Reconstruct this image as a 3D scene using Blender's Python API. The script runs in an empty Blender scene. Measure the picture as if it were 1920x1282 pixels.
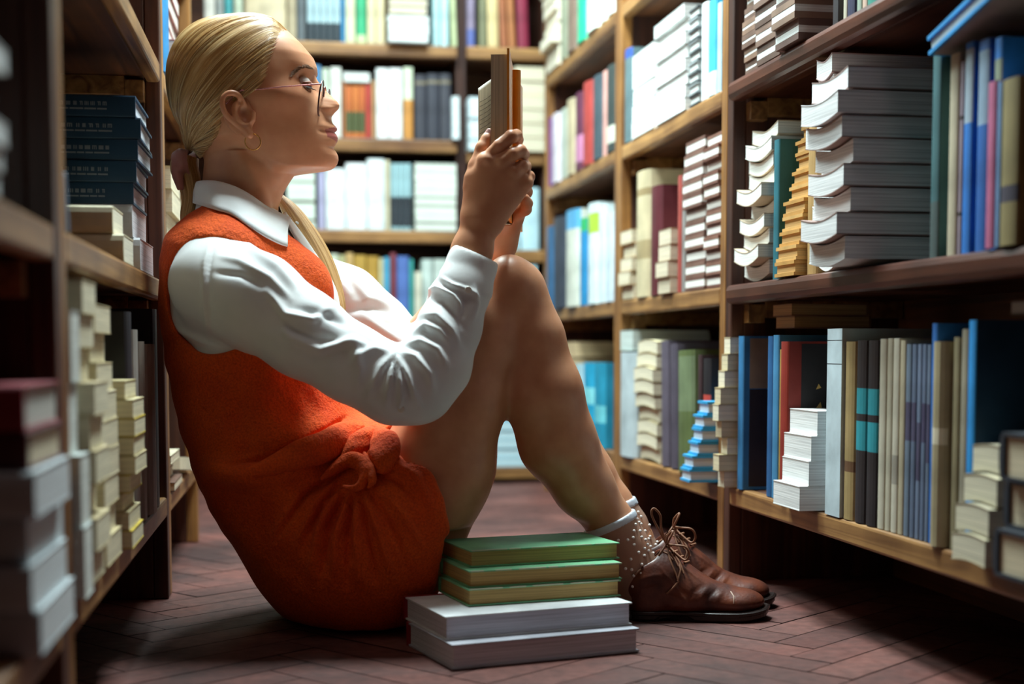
import bpy, bmesh, math, random
import numpy as np
from mathutils import Vector, Matrix
random.seed(7)
SC = bpy.context.scene
COL = SC.collection
# ---------------------------------------------------------------- camera
F = 2667.0                      # focal length in pixels of the 1920 wide frame
YAW = math.atan(470 / F); PITCH = math.radians(4.0)
CAMZ = 0.38
SHY = 655 + F * math.tan(PITCH) - 641       # vertical shift in pixels
cam_d = bpy.data.cameras.new('camera'); cam = bpy.data.objects.new('camera', cam_d); COL.objects.link(cam)
cam.location = (0, 0, CAMZ)
cam.rotation_euler = (math.pi / 2 - PITCH, 0, -YAW)
cam_d.sensor_width = 36; cam_d.lens = 36 * F / 1920; cam_d.shift_y = SHY / 1920
cam_d.clip_start = 0.05
cam_d.dof.use_dof = True; cam_d.dof.focus_distance = 1.98; cam_d.dof.aperture_fstop = 2.6
SC.camera = cam
# ---------------------------------------------------------------- world, light, exposure
SC.view_settings.view_transform = 'Standard'; SC.view_settings.look = 'None'
SC.view_settings.gamma = 1; SC.view_settings.use_curve_mapping = False
SC.view_settings.exposure = 0.0
SC.cycles.use_denoising = True
W = bpy.data.worlds.new('world'); SC.world = W; W.use_nodes = True
W.node_tree.nodes['Background'].inputs[0].default_value = (0.85, 0.40, 0.36, 1)
W.node_tree.nodes['Background'].inputs[1].default_value = 0.032
def area(name, loc, rot, sx, sy, power, color):
    l = bpy.data.lights.new(name, 'AREA'); l.shape = 'RECTANGLE'; l.size = sx; l.size_y = sy
    l.energy = power; l.color = color
    o = bpy.data.objects.new(name, l); COL.objects.link(o); o.location = loc; o.rotation_euler = rot
    return o
R = math.radians
area('aisle_lamp', (0.36, 3.05, 2.3), (R(4), R(8), 0), 0.5, 1.0, 46, (0.78, 0.98, 1.0))
area('cross_aisle_lamp', (0.32, 2.20, 2.12), (R(-8), R(0), 0), 0.35, 0.35, 62, (0.84, 0.99, 1.0))
area('side_aisle_lamp', (-0.25, 2.95, 1.95), (R(-34), R(-32), 0), 0.5, 0.5, 74, (0.80, 1.0, 1.0))
area('front_aisle_lamp', (0.22, 1.15, 2.4), (R(-6), 0, 0), 0.4, 0.6, 2.8, (1.0, 0.84, 0.80))  # unseen weak warm fill, added to lift the foreground and camera-facing sides

def wdir(lat, fwd, up=0.0):
    """yaw-aligned (right, forward, up) -> world"""
    c, s = math.cos(YAW), math.sin(YAW)
    return Vector((lat * c + fwd * s, fwd * c - lat * s, up))
def W3(lat, D, z): return wdir(lat, D, z)
def ray(px, py):
    xc = (px - 960) / F; yc = (641 + SHY - py) / F
    fwd = math.cos(PITCH) + yc * math.sin(PITCH); up = yc * math.cos(PITCH) - math.sin(PITCH)
    return xc / fwd, up / fwd                      # per metre of forward distance
def P(px, py, D):
    a, b = ray(px, py)
    return wdir(a * D, D, CAMZ + b * D)
def ZH(px, py, D): return CAMZ + ray(px, py)[1] * D
# ---------------------------------------------------------------- materials
def lin(h):
    if isinstance(h, str):
        h = h.lstrip('#'); c = [int(h[i:i+2], 16) / 255 for i in (0, 2, 4)]
    else: c = list(h)
    return tuple((x / 12.92 if x <= 0.04045 else ((x + 0.055) / 1.055) ** 2.4) for x in c) + (1,)
MC = {}
def newmat(name):
    m = bpy.data.materials.new(name); m.use_nodes = True
    nt = m.node_tree; return m, nt, nt.nodes['Principled BSDF']
def mixc(nt, a, b, fac, mode='MIX'):
    n = nt.nodes.new('ShaderNodeMix'); n.data_type = 'RGBA'; n.blend_type = mode
    for sock, v in ((n.inputs[6], a), (n.inputs[7], b), (n.inputs[0], fac)):
        if hasattr(v, 'links') or hasattr(v, 'is_output'): nt.links.new(v, sock)
        else: sock.default_value = v
    return n.outputs[2]
def tex(nt, kind, coord='Object', scale=(1, 1, 1), **kw):
    tc = nt.nodes.new('ShaderNodeTexCoord'); mp = nt.nodes.new('ShaderNodeMapping'); mp.inputs['Scale'].default_value = scale
    nt.links.new(tc.outputs[coord], mp.inputs['Vector'])
    t = nt.nodes.new(kind); nt.links.new(mp.outputs[0], t.inputs['Vector'])
    for k, v in kw.items():
        if k in t.inputs: t.inputs[k].default_value = v
        else: setattr(t, k, v)
    return t
def ramp(nt, fac, stops):
    r = nt.nodes.new('ShaderNodeValToRGB'); nt.links.new(fac, r.inputs[0])
    e = r.color_ramp.elements
    while len(e) < len(stops): e.new(0.5)
    for el, (p, c) in zip(e, stops): el.position = p; el.color = c
    return r.outputs[0]
def bump(nt, bsdf, h, strength=0.3, dist=0.001):
    b = nt.nodes.new('ShaderNodeBump'); b.inputs['Strength'].default_value = strength; b.inputs['Distance'].default_value = dist
    nt.links.new(h, b.inputs['Height']); nt.links.new(b.outputs[0], bsdf.inputs['Normal'])
def cover_mat(col, rough=0.55):
    key = ('c', str(col), rough)
    if key in MC: return MC[key]
    m, nt, b = newmat('cover'); c = lin(col)
    n = tex(nt, 'ShaderNodeTexNoise', 'Object', (18, 18, 18), Scale=1.0, Detail=6.0)
    d = tuple(x * 0.72 for x in c[:3]) + (1,); l = tuple(min(1, x * 1.15 + 0.01) for x in c[:3]) + (1,)
    nt.links.new(ramp(nt, n.outputs['Fac'], [(0.3, d), (0.7, l)]), b.inputs['Base Color'])
    b.inputs['Roughness'].default_value = rough
    n2 = tex(nt, 'ShaderNodeTexNoise', 'Object', (300, 300, 300), Scale=1.0)
    bump(nt, b, n2.outputs['Fac'], 0.15, 0.0005)
    MC[key] = m; return m
def page_mat(col='#efe9dc'):
    key = ('p', str(col))
    if key in MC: return MC[key]
    m, nt, b = newmat('pages'); c = lin(col)
    n = tex(nt, 'ShaderNodeTexNoise', 'Object', (700, 6, 6), Scale=1.0, Detail=3.0)
    d = tuple(x * 0.70 for x in c[:3]) + (1,)
    nt.links.new(ramp(nt, n.outputs['Fac'], [(0.36, d), (0.6, c)]), b.inputs['Base Color'])
    b.inputs['Roughness'].default_value = 0.85
    bump(nt, b, n.outputs['Fac'], 0.35, 0.0006)
    MC[key] = m; return m
def wood_mat(name, c0, c1, axis='y', rough=0.5):
    key = ('w', name)
    if key in MC: return MC[key]
    m, nt, b = newmat(name)
    s = {'x': (2, 45, 45), 'y': (45, 2, 45), 'z': (45, 45, 2)}[axis]
    n = tex(nt, 'ShaderNodeTexNoise', 'Object', s, Scale=1.0, Detail=8.0, Distortion=1.2)
    g = ramp(nt, n.outputs['Fac'], [(0.3, lin(c0)), (0.68, lin(c1))])
    n2 = tex(nt, 'ShaderNodeTexNoise', 'Object', (9, 9, 9), Scale=1.0, Detail=5.0)
    w = ramp(nt, n2.outputs['Fac'], [(0.35, (0.55, 0.5, 0.48, 1)), (0.6, (1, 1, 1, 1))])
    nt.links.new(mixc(nt, g, w, 0.8, 'MULTIPLY'), b.inputs['Base Color'])
    b.inputs['Roughness'].default_value = rough
    bump(nt, b, n.outputs['Fac'], 0.4, 0.002)
    MC[key] = m; return m
def plain(name, col, rough=0.5, metal=0.0, **kw):
    m, nt, b = newmat(name); b.inputs['Base Color'].default_value = lin(col); b.inputs['Roughness'].default_value = rough
    b.inputs['Metallic'].default_value = metal
    for k, v in kw.items(): b.inputs[k].default_value = v
    return m
# ---------------------------------------------------------------- object helpers
def tag(o, label=None, cat=None, group=None, kind=None):
    if label: o['label'] = label
    if cat: o['category'] = cat
    if group: o['group'] = group
    if kind: o['kind'] = kind
    return o
def mesh_obj(name, verts, faces, mats, parent=None, fm=None, smooth=False):
    me = bpy.data.meshes.new(name); me.from_pydata([tuple(v) for v in verts], [], faces)
    for m in (mats if isinstance(mats, (list, tuple)) else [mats]): me.materials.append(m)
    if fm is not None: me.polygons.foreach_set('material_index', fm)
    if smooth: me.polygons.foreach_set('use_smooth', [True] * len(me.polygons))
    me.update()
    o = bpy.data.objects.new(name, me); COL.objects.link(o)
    if parent: o.parent = parent
    return o
def empty(name, M=None):
    o = bpy.data.objects.new(name, None); COL.objects.link(o); o.empty_display_size = 0.05
    if M is not None: o.matrix_world = M
    return o
class MB:
    def __init__(s): s.v = []; s.f = []; s.m = []
    def box(s, x0, x1, y0, y1, z0, z1, mi=0, nz=1, seg_axis=2):
        """box, with nz segments along z"""
        b = len(s.v)
        for k in range(nz + 1):
            z = z0 + (z1 - z0) * k / nz
            s.v += [(x0, y0, z), (x1, y0, z), (x1, y1, z), (x0, y1, z)]
        for k in range(nz):
            a = b + 4 * k
            for i in range(4):
                j = (i + 1) % 4; s.f.append((a + i, a + j, a + 4 + j, a + 4 + i)); s.m.append(mi)
        s.f.append((b + 3, b + 2, b + 1, b)); s.m.append(mi)
        t = b + 4 * nz; s.f.append((t, t + 1, t + 2, t + 3)); s.m.append(mi)
        return s
    def build(s, name, mats, parent=None, smooth=False, bevel=0):
        o = mesh_obj(name, s.v, s.f, mats, parent, s.m, smooth)
        if bevel:
            b = o.modifiers.new('b', 'BEVEL'); b.width = bevel; b.segments = 2; b.limit_method = 'ANGLE'
        return o
def tube(pts, rad, seg=8, closed=False):
    """verts, faces of a swept tube"""
    pts = [Vector(p) for p in pts]; n = len(pts)
    if not hasattr(rad, '__len__'): rad = [rad] * n
    V, Fc = [], []
    prev = None
    for i, p in enumerate(pts):
        a = pts[(i - 1) % n] if (closed or i > 0) else p
        b = pts[(i + 1) % n] if (closed or i < n - 1) else p
        t = (b - a).normalized()
        if prev is None: u = t.orthogonal().normalized()
        else:
            u = prev - t * prev.dot(t)
            u = u.normalized() if u.length > 1e-6 else t.orthogonal().normalized()
        prev = u; w = t.cross(u)
        for k in range(seg):
            an = 2 * math.pi * k / seg
            V.append(p + (u * math.cos(an) + w * math.sin(an)) * rad[i])
    m = n if closed else n - 1
    for i in range(m):
        a = i * seg; b = ((i + 1) % n) * seg
        for k in range(seg):
            l = (k + 1) % seg; Fc.append((a + k, a + l, b + l, b + k))
    if not closed:
        Fc.append(tuple(reversed(range(seg)))); Fc.append(tuple(range((n - 1) * seg, n * seg)))
    return V, Fc
def merge(parts):
    V, Fc = [], []
    for v, f in parts:
        b = len(V); V += list(v); Fc += [tuple(i + b for i in q) for q in f]
    return V, Fc
def spline(pts, n):
    """Catmull-Rom through control tuples (any dimension), n samples"""
    A = np.array(pts, float); m = len(A); out = []
    E = np.vstack([2 * A[0] - A[1], A, 2 * A[-1] - A[-2]])
    for k in range(n):
        t = (m - 1) * k / (n - 1); i = min(int(t), m - 2); u = t - i
        p0, p1, p2, p3 = E[i], E[i + 1], E[i + 2], E[i + 3]
        out.append(0.5 * ((2 * p1) + (-p0 + p2) * u + (2 * p0 - 5 * p1 + 4 * p2 - p3) * u * u + (-p0 + 3 * p1 - 3 * p2 + p3) * u ** 3))
    return np.array(out)
# ================================================================= bookcase frames
class Frame:
    """front plane of a bookcase row: lat = a + b*D in the yaw frame; side=+1 right row, -1 left row, 0 back row"""
    def __init__(s, lat, D, vpx=None, side=1):
        s.side = side
        if side == 0:
            c, sn = math.cos(YAW), math.sin(YAW)
            s.o = W3(lat, D, 0); s.t = Vector((1, 0, 0)); s.n = Vector((0, 1, 0))
        else:
            k = (vpx - 960) / F
            s.o = W3(lat, D, 0); s.t = wdir(k, 1).normalized()       # away from the camera
            s.n = Vector((s.t.y, -s.t.x, 0)) * side                  # into the case
    def at(s, px):
        """pixel column on the horizon -> distance along the row"""
        a = (px - 960) / F * math.cos(PITCH); r = wdir(a, 1)
        # s.o + t*u = r*k
        M = Matrix(((s.t.x, -r.x), (s.t.y, -r.y))); v = M.inverted() @ Vector((-s.o.x, -s.o.y))
        return v[0], v[1]
    def at2(s, px, py):
        """pixel -> (distance along the row, height) on the front plane"""
        a, b = ray(px, py); r = wdir(a, 1)
        M = Matrix(((s.t.x, -r.x), (s.t.y, -r.y))); v = M.inverted() @ Vector((-s.o.x, -s.o.y))
        return v[0], CAMZ + b * v[1]
    def mat(s, u, depth, z):
        """world matrix: X along row, Y into the case, Z up (left-handed rows keep X reversed)"""
        X = s.t if s.t.cross(s.n).z > 0 else -s.t
        p = s.o + s.t * u + s.n * depth
        return Matrix(((X.x, s.n.x, 0, p.x), (X.y, s.n.y, 0, p.y), (0, 0, 1, z), (0, 0, 0, 1)))
    def lx(s): return 1 if s.t.cross(s.n).z > 0 else -1
FR = Frame(0.344, 2.385, 490, 1)
FL = Frame(-0.500, 1.99, 560, -1)
FB = Frame(0.0, 4.05, None, 0)
SH = [0.156, 0.483, 0.806, 1.10, 1.42, 1.74, 2.06]
HONEY = wood_mat('honey_wood', '#6b4526', '#b98a52', 'x', 0.45)
HONEYZ = wood_mat('honey_wood_upright', '#6f4727', '#b48145', 'z', 0.45)
DARK = wood_mat('dark_stained_wood', '#2e1410', '#6a3a28', 'x', 0.35)
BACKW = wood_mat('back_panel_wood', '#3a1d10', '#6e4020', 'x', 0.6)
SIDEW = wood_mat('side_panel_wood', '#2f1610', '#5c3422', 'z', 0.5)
def bookcase(frame, u0, u1, shelves, label, depth=0.30, up=0.028, dark=(), top=2.1, shelf_t=0.03, postmats=None, post_set=0.0, backp=True, name='bookcase'):
    """u0,u1 along the row"""
    M = frame.mat((u0 + u1) / 2, 0, 0); root = empty(name, M)
    tag(root, label, 'bookcase')
    w = abs(u1 - u0) - 0.003; h = w / 2
    for sx in (-1, 1):
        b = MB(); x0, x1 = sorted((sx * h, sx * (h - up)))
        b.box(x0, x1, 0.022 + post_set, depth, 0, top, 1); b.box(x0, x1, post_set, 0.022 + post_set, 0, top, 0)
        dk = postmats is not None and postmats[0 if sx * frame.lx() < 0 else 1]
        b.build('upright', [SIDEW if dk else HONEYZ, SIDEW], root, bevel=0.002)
    for i, z in enumerate(shelves):
        b = MB(); d = i in dark
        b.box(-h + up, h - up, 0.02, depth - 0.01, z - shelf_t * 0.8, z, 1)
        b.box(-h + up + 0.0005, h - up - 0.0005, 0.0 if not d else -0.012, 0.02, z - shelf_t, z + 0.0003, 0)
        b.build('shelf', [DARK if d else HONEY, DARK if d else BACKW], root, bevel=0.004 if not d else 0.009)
    if frame is not FB:
        for z in shelves[1:3]:
            for sx in (-1, 1):
                x0, x1 = sorted((sx * (h - up), sx * (h - up - .022))); b = MB(); b.box(x0, x1, .022, .05, z - shelf_t - .030, z - shelf_t); b.box(x0, x1, .05, depth - .012, z - shelf_t - .022, z - shelf_t * .81)
                b.build('shelf_cleat', [HONEY], root, bevel=.001)
    if backp:
        b = MB(); b.box(-h + up, h - up, depth - 0.01, depth, 0.0, top, 0); b.build('back_panel', [BACKW], root)
    return root
uR = lambda px: FR.at(px)[0]
uL = lambda px: FL.at(px)[0]
uB = lambda px: FB.at(px)[0]
RN0 = uR(1920) - 0.35; RN1 = uR(1359); RM1 = uR(1157); RF1 = uR(1020)
bookcase(FR, RN0, RN1, SH[:6], 'near bookcase on the right with dark rounded upper shelves full of paperbacks', dark=(1, 2), postmats=(1, 1))
bookcase(FR, RN1, RM1, SH[:6], 'middle bookcase on the right with honey coloured shelves behind the reading woman')
bookcase(FR, RM1, RF1, SH[:6], 'far bookcase on the right in the corner beside the end wall case')
LL0 = uL(-900); LL1 = uL(117); LL2 = uL(312); LL3 = uL(368)
bookcase(FL, LL0, LL1, SH[:6], 'blurred foreground bookcase at the left picture edge with a red book', postmats=(1, 1))
bookcase(FL, LL1, LL2, SH[:6], 'left bookcase holding the navy stack and yellowed paperbacks beside the woman', postmats=(0, 1))
bookcase(FL, LL2, LL3, SH[:6], 'narrow bookcase behind the back of the woman with red bound volumes', depth=0.22)
BAYS = {id(FR): [(RN1, .0295), (RM1, .0295), (RF1, .0295)], id(FL): [(LL1, .0295), (LL2, .0295), (LL3, .0295)], id(FB): []}
# end wall: two units with different shelf heights
zb = lambda y, px=800: FB.at2(px, y)[1]
BZ = [0.045, 0.455, zb(433), zb(262), zb(85), zb(85) + 0.3, zb(85) + 0.6]
BZ2 = [0.045, 0.42, 0.66, zb(285, 950), zb(89, 950), zb(89, 950) + 0.3, zb(89, 950) + 0.6]
B0 = uB(330); B1 = uB(868); B2 = uB(1030)
BAYS[id(FB)] = [(B0, .0135), (B1, .0135), (B2, .0135)]
bookcase(FB, B0, B1, BZ, 'wide bookcase across the end of the aisle behind the face of the woman', postmats=(1, 1), post_set=.03, up=0.012, top=2.1, shelf_t=0.034, depth=0.27)
bookcase(FB, B1, B2, BZ2, 'narrow bookcase at the aisle end behind the open orange book', postmats=(1, 1), post_set=.03, up=0.012, top=2.1, shelf_t=0.034, depth=0.27)
# ================================================================= floor and walls
def herringbone():
    L, w = 0.30, 0.06; g = 0.0012; mb = MB(); k = 0; cols = []
    c = math.cos(R(38)); s = math.sin(R(38))
    nrep = int(L / w)
    for i in range(-75, 95):
        for j in range(-16, 22):
            # two plank families on a staircase lattice
            ox = i * w + j * L; oy = i * w - j * L
            for fam in (0, 1):
                if fam == 0: x0, x1, y0, y1 = ox, ox + L, oy, oy + w
                else: x0, x1, y0, y1 = ox + L - 0 , ox + L + w, oy - L + w, oy + w
                cx, cy = (x0 + x1) / 2, (y0 + y1) / 2
                X = cx * c - cy * s + 0.3; Y = cx * s + cy * c + 2
                if not (-1.6 < X < 2.2 and 0.3 < Y < 4.6): continue
                pts = [(x0 + g, y0 + g), (x1 - g, y0 + g), (x1 - g, y1 - g), (x0 + g, y1 - g)]
                b = len(mb.v); dz = random.uniform(-0.0006, 0.0)
                for (a, bb) in pts: mb.v.append((a * c - bb * s + 0.3, a * s + bb * c + 2, dz))
                mb.f.append((b, b + 1, b + 2, b + 3)); mb.m.append(0)
                cols.append(random.random())
    return mb, cols
mb, cols = herringbone()
m, nt, b = newmat('worn_parquet')
at = nt.nodes.new('ShaderNodeAttribute'); at.attribute_name = 'plank'
base = ramp(nt, at.outputs['Fac'], [(0.0, lin('#5d3630')), (0.5, lin('#6a3f38')), (1.0, lin('#744840'))])
n1 = tex(nt, 'ShaderNodeTexNoise', 'Object', (3.2, 3.2, 3.2), Scale=1.0, Detail=9.0, Roughness=0.65)
dirt = ramp(nt, n1.outputs['Fac'], [(0.36, (0.35, 0.30, 0.30, 1)), (0.56, (1, 1, 1, 1)), (0.72, (1.35, 1.3, 1.3, 1))])
n2 = tex(nt, 'ShaderNodeTexNoise', 'Object', (60, 60, 60), Scale=1.0, Detail=6.0)
sp = ramp(nt, n2.outputs['Fac'], [(0.3, (0.7, 0.66, 0.64, 1)), (0.7, (1.12, 1.12, 1.12, 1))])
nt.links.new(mixc(nt, mixc(nt, base, dirt, 1.0, 'MULTIPLY'), sp, 1.0, 'MULTIPLY'), b.inputs['Base Color'])
nt.links.new(ramp(nt, n1.outputs['Fac'], [(0.3, (0.75,) * 3 + (1,)), (0.7, (0.42,) * 3 + (1,))]), b.inputs['Roughness'])
bump(nt, b, n2.outputs['Fac'], 0.5, 0.002)
fl = mesh_obj('floor', mb.v, mb.f, [m], None, mb.m); tag(fl, kind='structure')
a = fl.data.attributes.new('plank', 'FLOAT', 'FACE'); a.data.foreach_set('value', cols)
b2 = MB(); b2.box(-2.2, 2.6, -0.8, 4.8, -0.05, -0.0035, 0)
tag(b2.build('floor_base', [plain('floor_gap', '#1c0f0d', 0.9)]), kind='structure')
wallm = plain('wall_paint', '#6b5a4c', 0.9)
b2 = MB(); b2.box(-2.2, 2.6, FB.o.y + 0.285, FB.o.y + 0.385, 0, 2.6, 0); tag(b2.build('wall_back', [wallm]), kind='structure')
# ================================================================= books
def book_parts(t, w, h, root, cover, pages, band=None, c=0.0022, soft=False, sag=0.0, spine_round=0.12, hard=True, twist=0.0, band2=None):
    """local axes: X thickness, Y spine(0)->fore edge(w), Z height; two meshes"""
    nz = 10 if sag or twist else 1
    ov = 0.003 if hard else 0.0005
    C = MB(); x = t / 2
    zs = [0, h]; mats = [cover_mat(cover)]
    bands = []
    for bd in (band, band2):
        if bd:
            mats.append(cover_mat(bd[2])); bands.append((bd[0] * h, bd[1] * h, len(mats) - 1)); zs += [bd[0] * h, bd[1] * h]
    if nz > 1: zs += [h * k / nz for k in range(1, nz)]
    zs = sorted(set(round(z, 6) for z in zs))
    # outline of the U shaped cover in the xy plane
    sr = spine_round * t
    outer = [(-x, w)] + [(-x, 0.004)] + [(-x * math.cos(math.pi * k / 6), -sr * math.sin(math.pi * k / 6)) for k in range(1, 6)] + [(x, 0.004), (x, w)]
    outer[1] = (-x, 0.0); outer[-2] = (x, 0.0)
    inner = [(x - c, w), (x - c, c), (-x + c, c), (-x + c, w)]
    ring = outer + inner; n = len(ring)
    for z in zs:
        C.v += [(a, b, z) for a, b in ring]
    for k in range(len(zs) - 1):
        zm = (zs[k] + zs[k + 1]) / 2; mi = 0
        for b0, b1, q in bands:
            if b0 < zm < b1: mi = q
        for i in range(n):
            j = (i + 1) % n; a = k * n
            C.f.append((a + i, a + j, a + n + j, a + n + i)); C.m.append(mi if 1 <= i <= 6 else 0)
    no = len(outer)
    for lev, flip in ((0, False), (len(zs) - 1, True)):
        a = lev * n
        quads = [(0, 1, n - 2, n - 1), (no - 2, no - 1, no, no + 1)]
        poly = list(range(1, no - 1)) + [no + 1, no + 2]
        for q in quads + [tuple(poly)]:
            q = tuple(a + i for i in q)
            C.f.append(q if flip else tuple(reversed(q))); C.m.append(0)
    Pg = MB(); Pg.box(-x + c + 0.0001, x - c - 0.0001, c + 0.0005, w - ov, ov, h - ov, 0, nz=nz)
    if sag or twist:
        for B in (C, Pg):
            B.v = [(a + sag * math.sin(math.pi * z / h) * (0.35 + 0.65 * b_ / w) + twist * (z / h - 0.5) * b_ / w, b_, z) for a, b_, z in B.v]
    C.build('cover', mats, root); Pg.build('page_block', [page_mat(pages)], root, smooth=False)
NBOOK = [0]
def book(M, t, w, h, cover, pages, label, group=None, **kw):
    for kind in ('paperback', 'magazine', 'booklet', 'folder', 'catalogue', 'brochure', 'hardback', 'journal', 'pamphlet', 'notebook'):
        if kind in label: break
    else: kind = 'book'
    panels = kw.pop('panels', None); glyphs = kw.pop('glyphs', None); lettered = kw.pop('lettered', None)
    root = empty(kind, M); tag(root, label, {'notebook': 'notebook', 'folder': 'folder', 'magazine': 'magazine'}.get(kind, 'book'), group); NBOOK[0] += 1
    if len(label.replace(',', ' ').split()) > 16: print('LONG', len(label.replace(',', ' ').split()), label)
    book_parts(t, w, h, root, cover, pages, **kw)
    X = M.col[0].to_3d(); sd = -1 if X.y > 0 else 1                        # the board turned to the lens
    e = sd * t / 2
    def flatbox(name, y0, y1, z0, z1, col, lift=.0003):
        b = MB(); x0, x1 = sorted((e, e + sd * lift)); b.box(x0, x1, y0 * w, y1 * w, z0 * h, z1 * h); b.build(name, [cover_mat(col)], root)
    for i, (a, b_, c_, d, col) in enumerate(panels or []): flatbox('cover_print', a, b_, c_, d, col, .0003 + .0002 * i)
    if glyphs:
        mb = MB(); r2 = random.Random(4)
        for ry in (.72, .60, .48):
            for k in range(5):
                y = (.24 + .15 * k) * w; z = ry * h; s = r2.uniform(.0035, .0062); n = len(mb.v); x = e + sd * .0007
                mb.v += [(x, y - s, z - s), (x, y + s, z - s * r2.uniform(.3, 1)), (x, y + s * r2.uniform(-.6, .8), z + s)]; mb.f.append((n, n + 1, n + 2)); mb.m.append(0)
        mb.build('gold_lettering', [cover_mat('#e0b060')], root)
    if lettered:
        text_on(root, 'Hau', .046, (e + sd * .0005, .082, .50 * h), sd); text_on(root, 'Lan', .046, (e + sd * .0005, .082, .31 * h), sd)
        flatbox('cover_print', .30, .90, .86, .89, '#4c4438'); flatbox('cover_print', .30, .90, .22, .26, '#4a3c54')
    return root
def text_on(root, body, size, at, sd, col='#5c5070'):
    cu = bpy.data.curves.new('lettering', 'FONT'); cu.body = body; cu.size = size; cu.extrude = .0002
    tmp = bpy.data.objects.new('tmp', cu); COL.objects.link(tmp); bpy.context.view_layer.update()
    me = bpy.data.meshes.new_from_object(tmp.evaluated_get(bpy.context.evaluated_depsgraph_get())); bpy.data.objects.remove(tmp)
    me.materials.clear(); me.materials.append(cover_mat(col)); o = bpy.data.objects.new('lettering', me); COL.objects.link(o); o.parent = root
    # letters run along +Y (into the case), up is Z
    o.matrix_local = Matrix(((0, 0, sd, at[0]), (1, 0, 0, at[1]), (0, 1, 0, at[2]), (0, 0, 0, 1)))
def upright(frame, u0, u1, z0, h, look, place, cover, pages='#e9e2d2', lean=0, rec=0.006, w=None, label=None, group=None, spine_out=True, **kw):
    """standing book between u0 and u1 along the row"""
    t = abs(u1 - u0) - 0.0010; w = w or min(0.2, max(0.11, h * 0.68))
    M = frame.mat((u0 + u1) / 2, rec, z0)
    if lean: 
        a = R(lean); M = M @ Matrix.Translation((math.copysign(t / 2, a), 0, 0)) @ Matrix.Rotation(a, 4, 'Y') @ Matrix.Translation((-math.copysign(t / 2, a), 0, 0))
    if not spine_out: M = M @ Matrix.Translation((0, w, 0)) @ Matrix.Rotation(math.pi, 4, 'Z')
    return book(M, t, w, h, cover, pages, label or f'{look}, {place}', group, **kw)
ORD = ['first', 'second', 'third', 'fourth', 'fifth', 'sixth', 'seventh', 'eighth', 'ninth', 'tenth', 'eleventh', 'twelfth', 'thirteenth', 'fourteenth']
def stack(frame, u0, u1, z0, z1, n, look, place, covers, pages, face='fore', depth=0.14, rec=0.0, jit=0.008, sag=0.0, hs=None, group=None, hard=False, step=0.0, rnd=0.15, c=0.0012, **kw):
    """flat pile; face = which side looks into the aisle: fore, spine, end"""
    sag0 = sag[0] if isinstance(sag, (list, tuple)) else sag
    wid = abs(u1 - u0); uc = (u0 + u1) / 2; rr = random.Random(int(abs(u0) * 1e4) + n)
    hs = hs or [(z1 - z0) / n] * n
    tot = sum(hs); hs = [q * (z1 - z0) / tot for q in hs]
    z = z0 + (abs(sag0) if sag0 < 0 else 0)
    for i in range(n):
        t = hs[i]; rnd = 0 if sag0 else rnd; du = rr.uniform(-jit, jit) * 0.22; dd = rr.uniform(-jit, jit) + rec + step * i
        tt = t - (0.0022 if sag0 else 0.0004)
        if face == 'fore': w_, h_ = depth, wid
        elif face == 'spine': w_, h_ = depth, wid
        else: w_, h_ = wid, depth
        h_ *= rr.uniform(1 - rnd * 0.25, 1.0) * 0.985 - jit * 0.0; h_ = max(0.02, h_ - 0.45 * jit - 0.001); ang = rr.uniform(-1, 1) * jit * 0.7
        M = frame.mat(uc + du, dd, z + t / 2) @ Matrix.Rotation(ang, 4, 'Z')
        # local frame of the row: X along, Y into case, Z up
        if face == 'fore':   A = Matrix(((0, 0, 1, -h_ / 2), (0, -1, 0, w_), (1, 0, 0, 0), (0, 0, 0, 1)))
        elif face == 'spine': A = Matrix(((0, 0, -1, h_ / 2), (0, 1, 0, 0), (1, 0, 0, 0), (0, 0, 0, 1)))
        else:                A = Matrix(((0, 1, 0, -w_ / 2), (0, 0, 1, 0), (1, 0, 0, 0), (0, 0, 0, 1)))
        cv = covers[i % len(covers)] if isinstance(covers, (list, tuple)) else covers
        pg = pages[i % len(pages)] if isinstance(pages, (list, tuple)) else pages
        pos = 'topmost' if i == n - 1 else ('lowest' if i == 0 else f'{ORD[i]} from the bottom')
        lk = look[i % len(look)] if isinstance(look, (list, tuple)) else look
        s = sag0
        book(M @ A, tt, w_, h_, cv, pg, f'{lk}, {pos} {place}', group, sag=s, hard=hard, c=c, **kw)
        z += t
def clampu(frame, u):
    for c, m in BAYS.get(id(frame), []):
        if abs(u - c) < m: u = c + m * (1 if u >= c else -1)
    return u
def row(frame, z0, entries, place):
    """entries: (px0, px1, ytop, look, cover, {opts})"""
    z0 += 0.0014
    for e in entries:
        px0, px1, yt, look, cv = e[:5]; o = dict(e[5]) if len(e) > 5 else {}
        ym = (yt + 655) / 2 if frame.side else yt
        u0 = clampu(frame, frame.at(px0)[0]); u1 = clampu(frame, frame.at(px1)[0])
        # height from the top pixel at this distance
        pm = (px0 + px1) / 2
        h = frame.at2(pm, yt)[1] - z0
        if o.pop('st', False):
            n = o.pop('n'); base = o.pop('zb', z0)
            stack(frame, u0, u1, base, z0 + h, n, look, o.pop('pl', place), cv, o.pop('pages', '#e9e4d8'), **o)
        else:
            upright(frame, u0, u1, z0, h, look, place, cv, **o)
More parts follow.
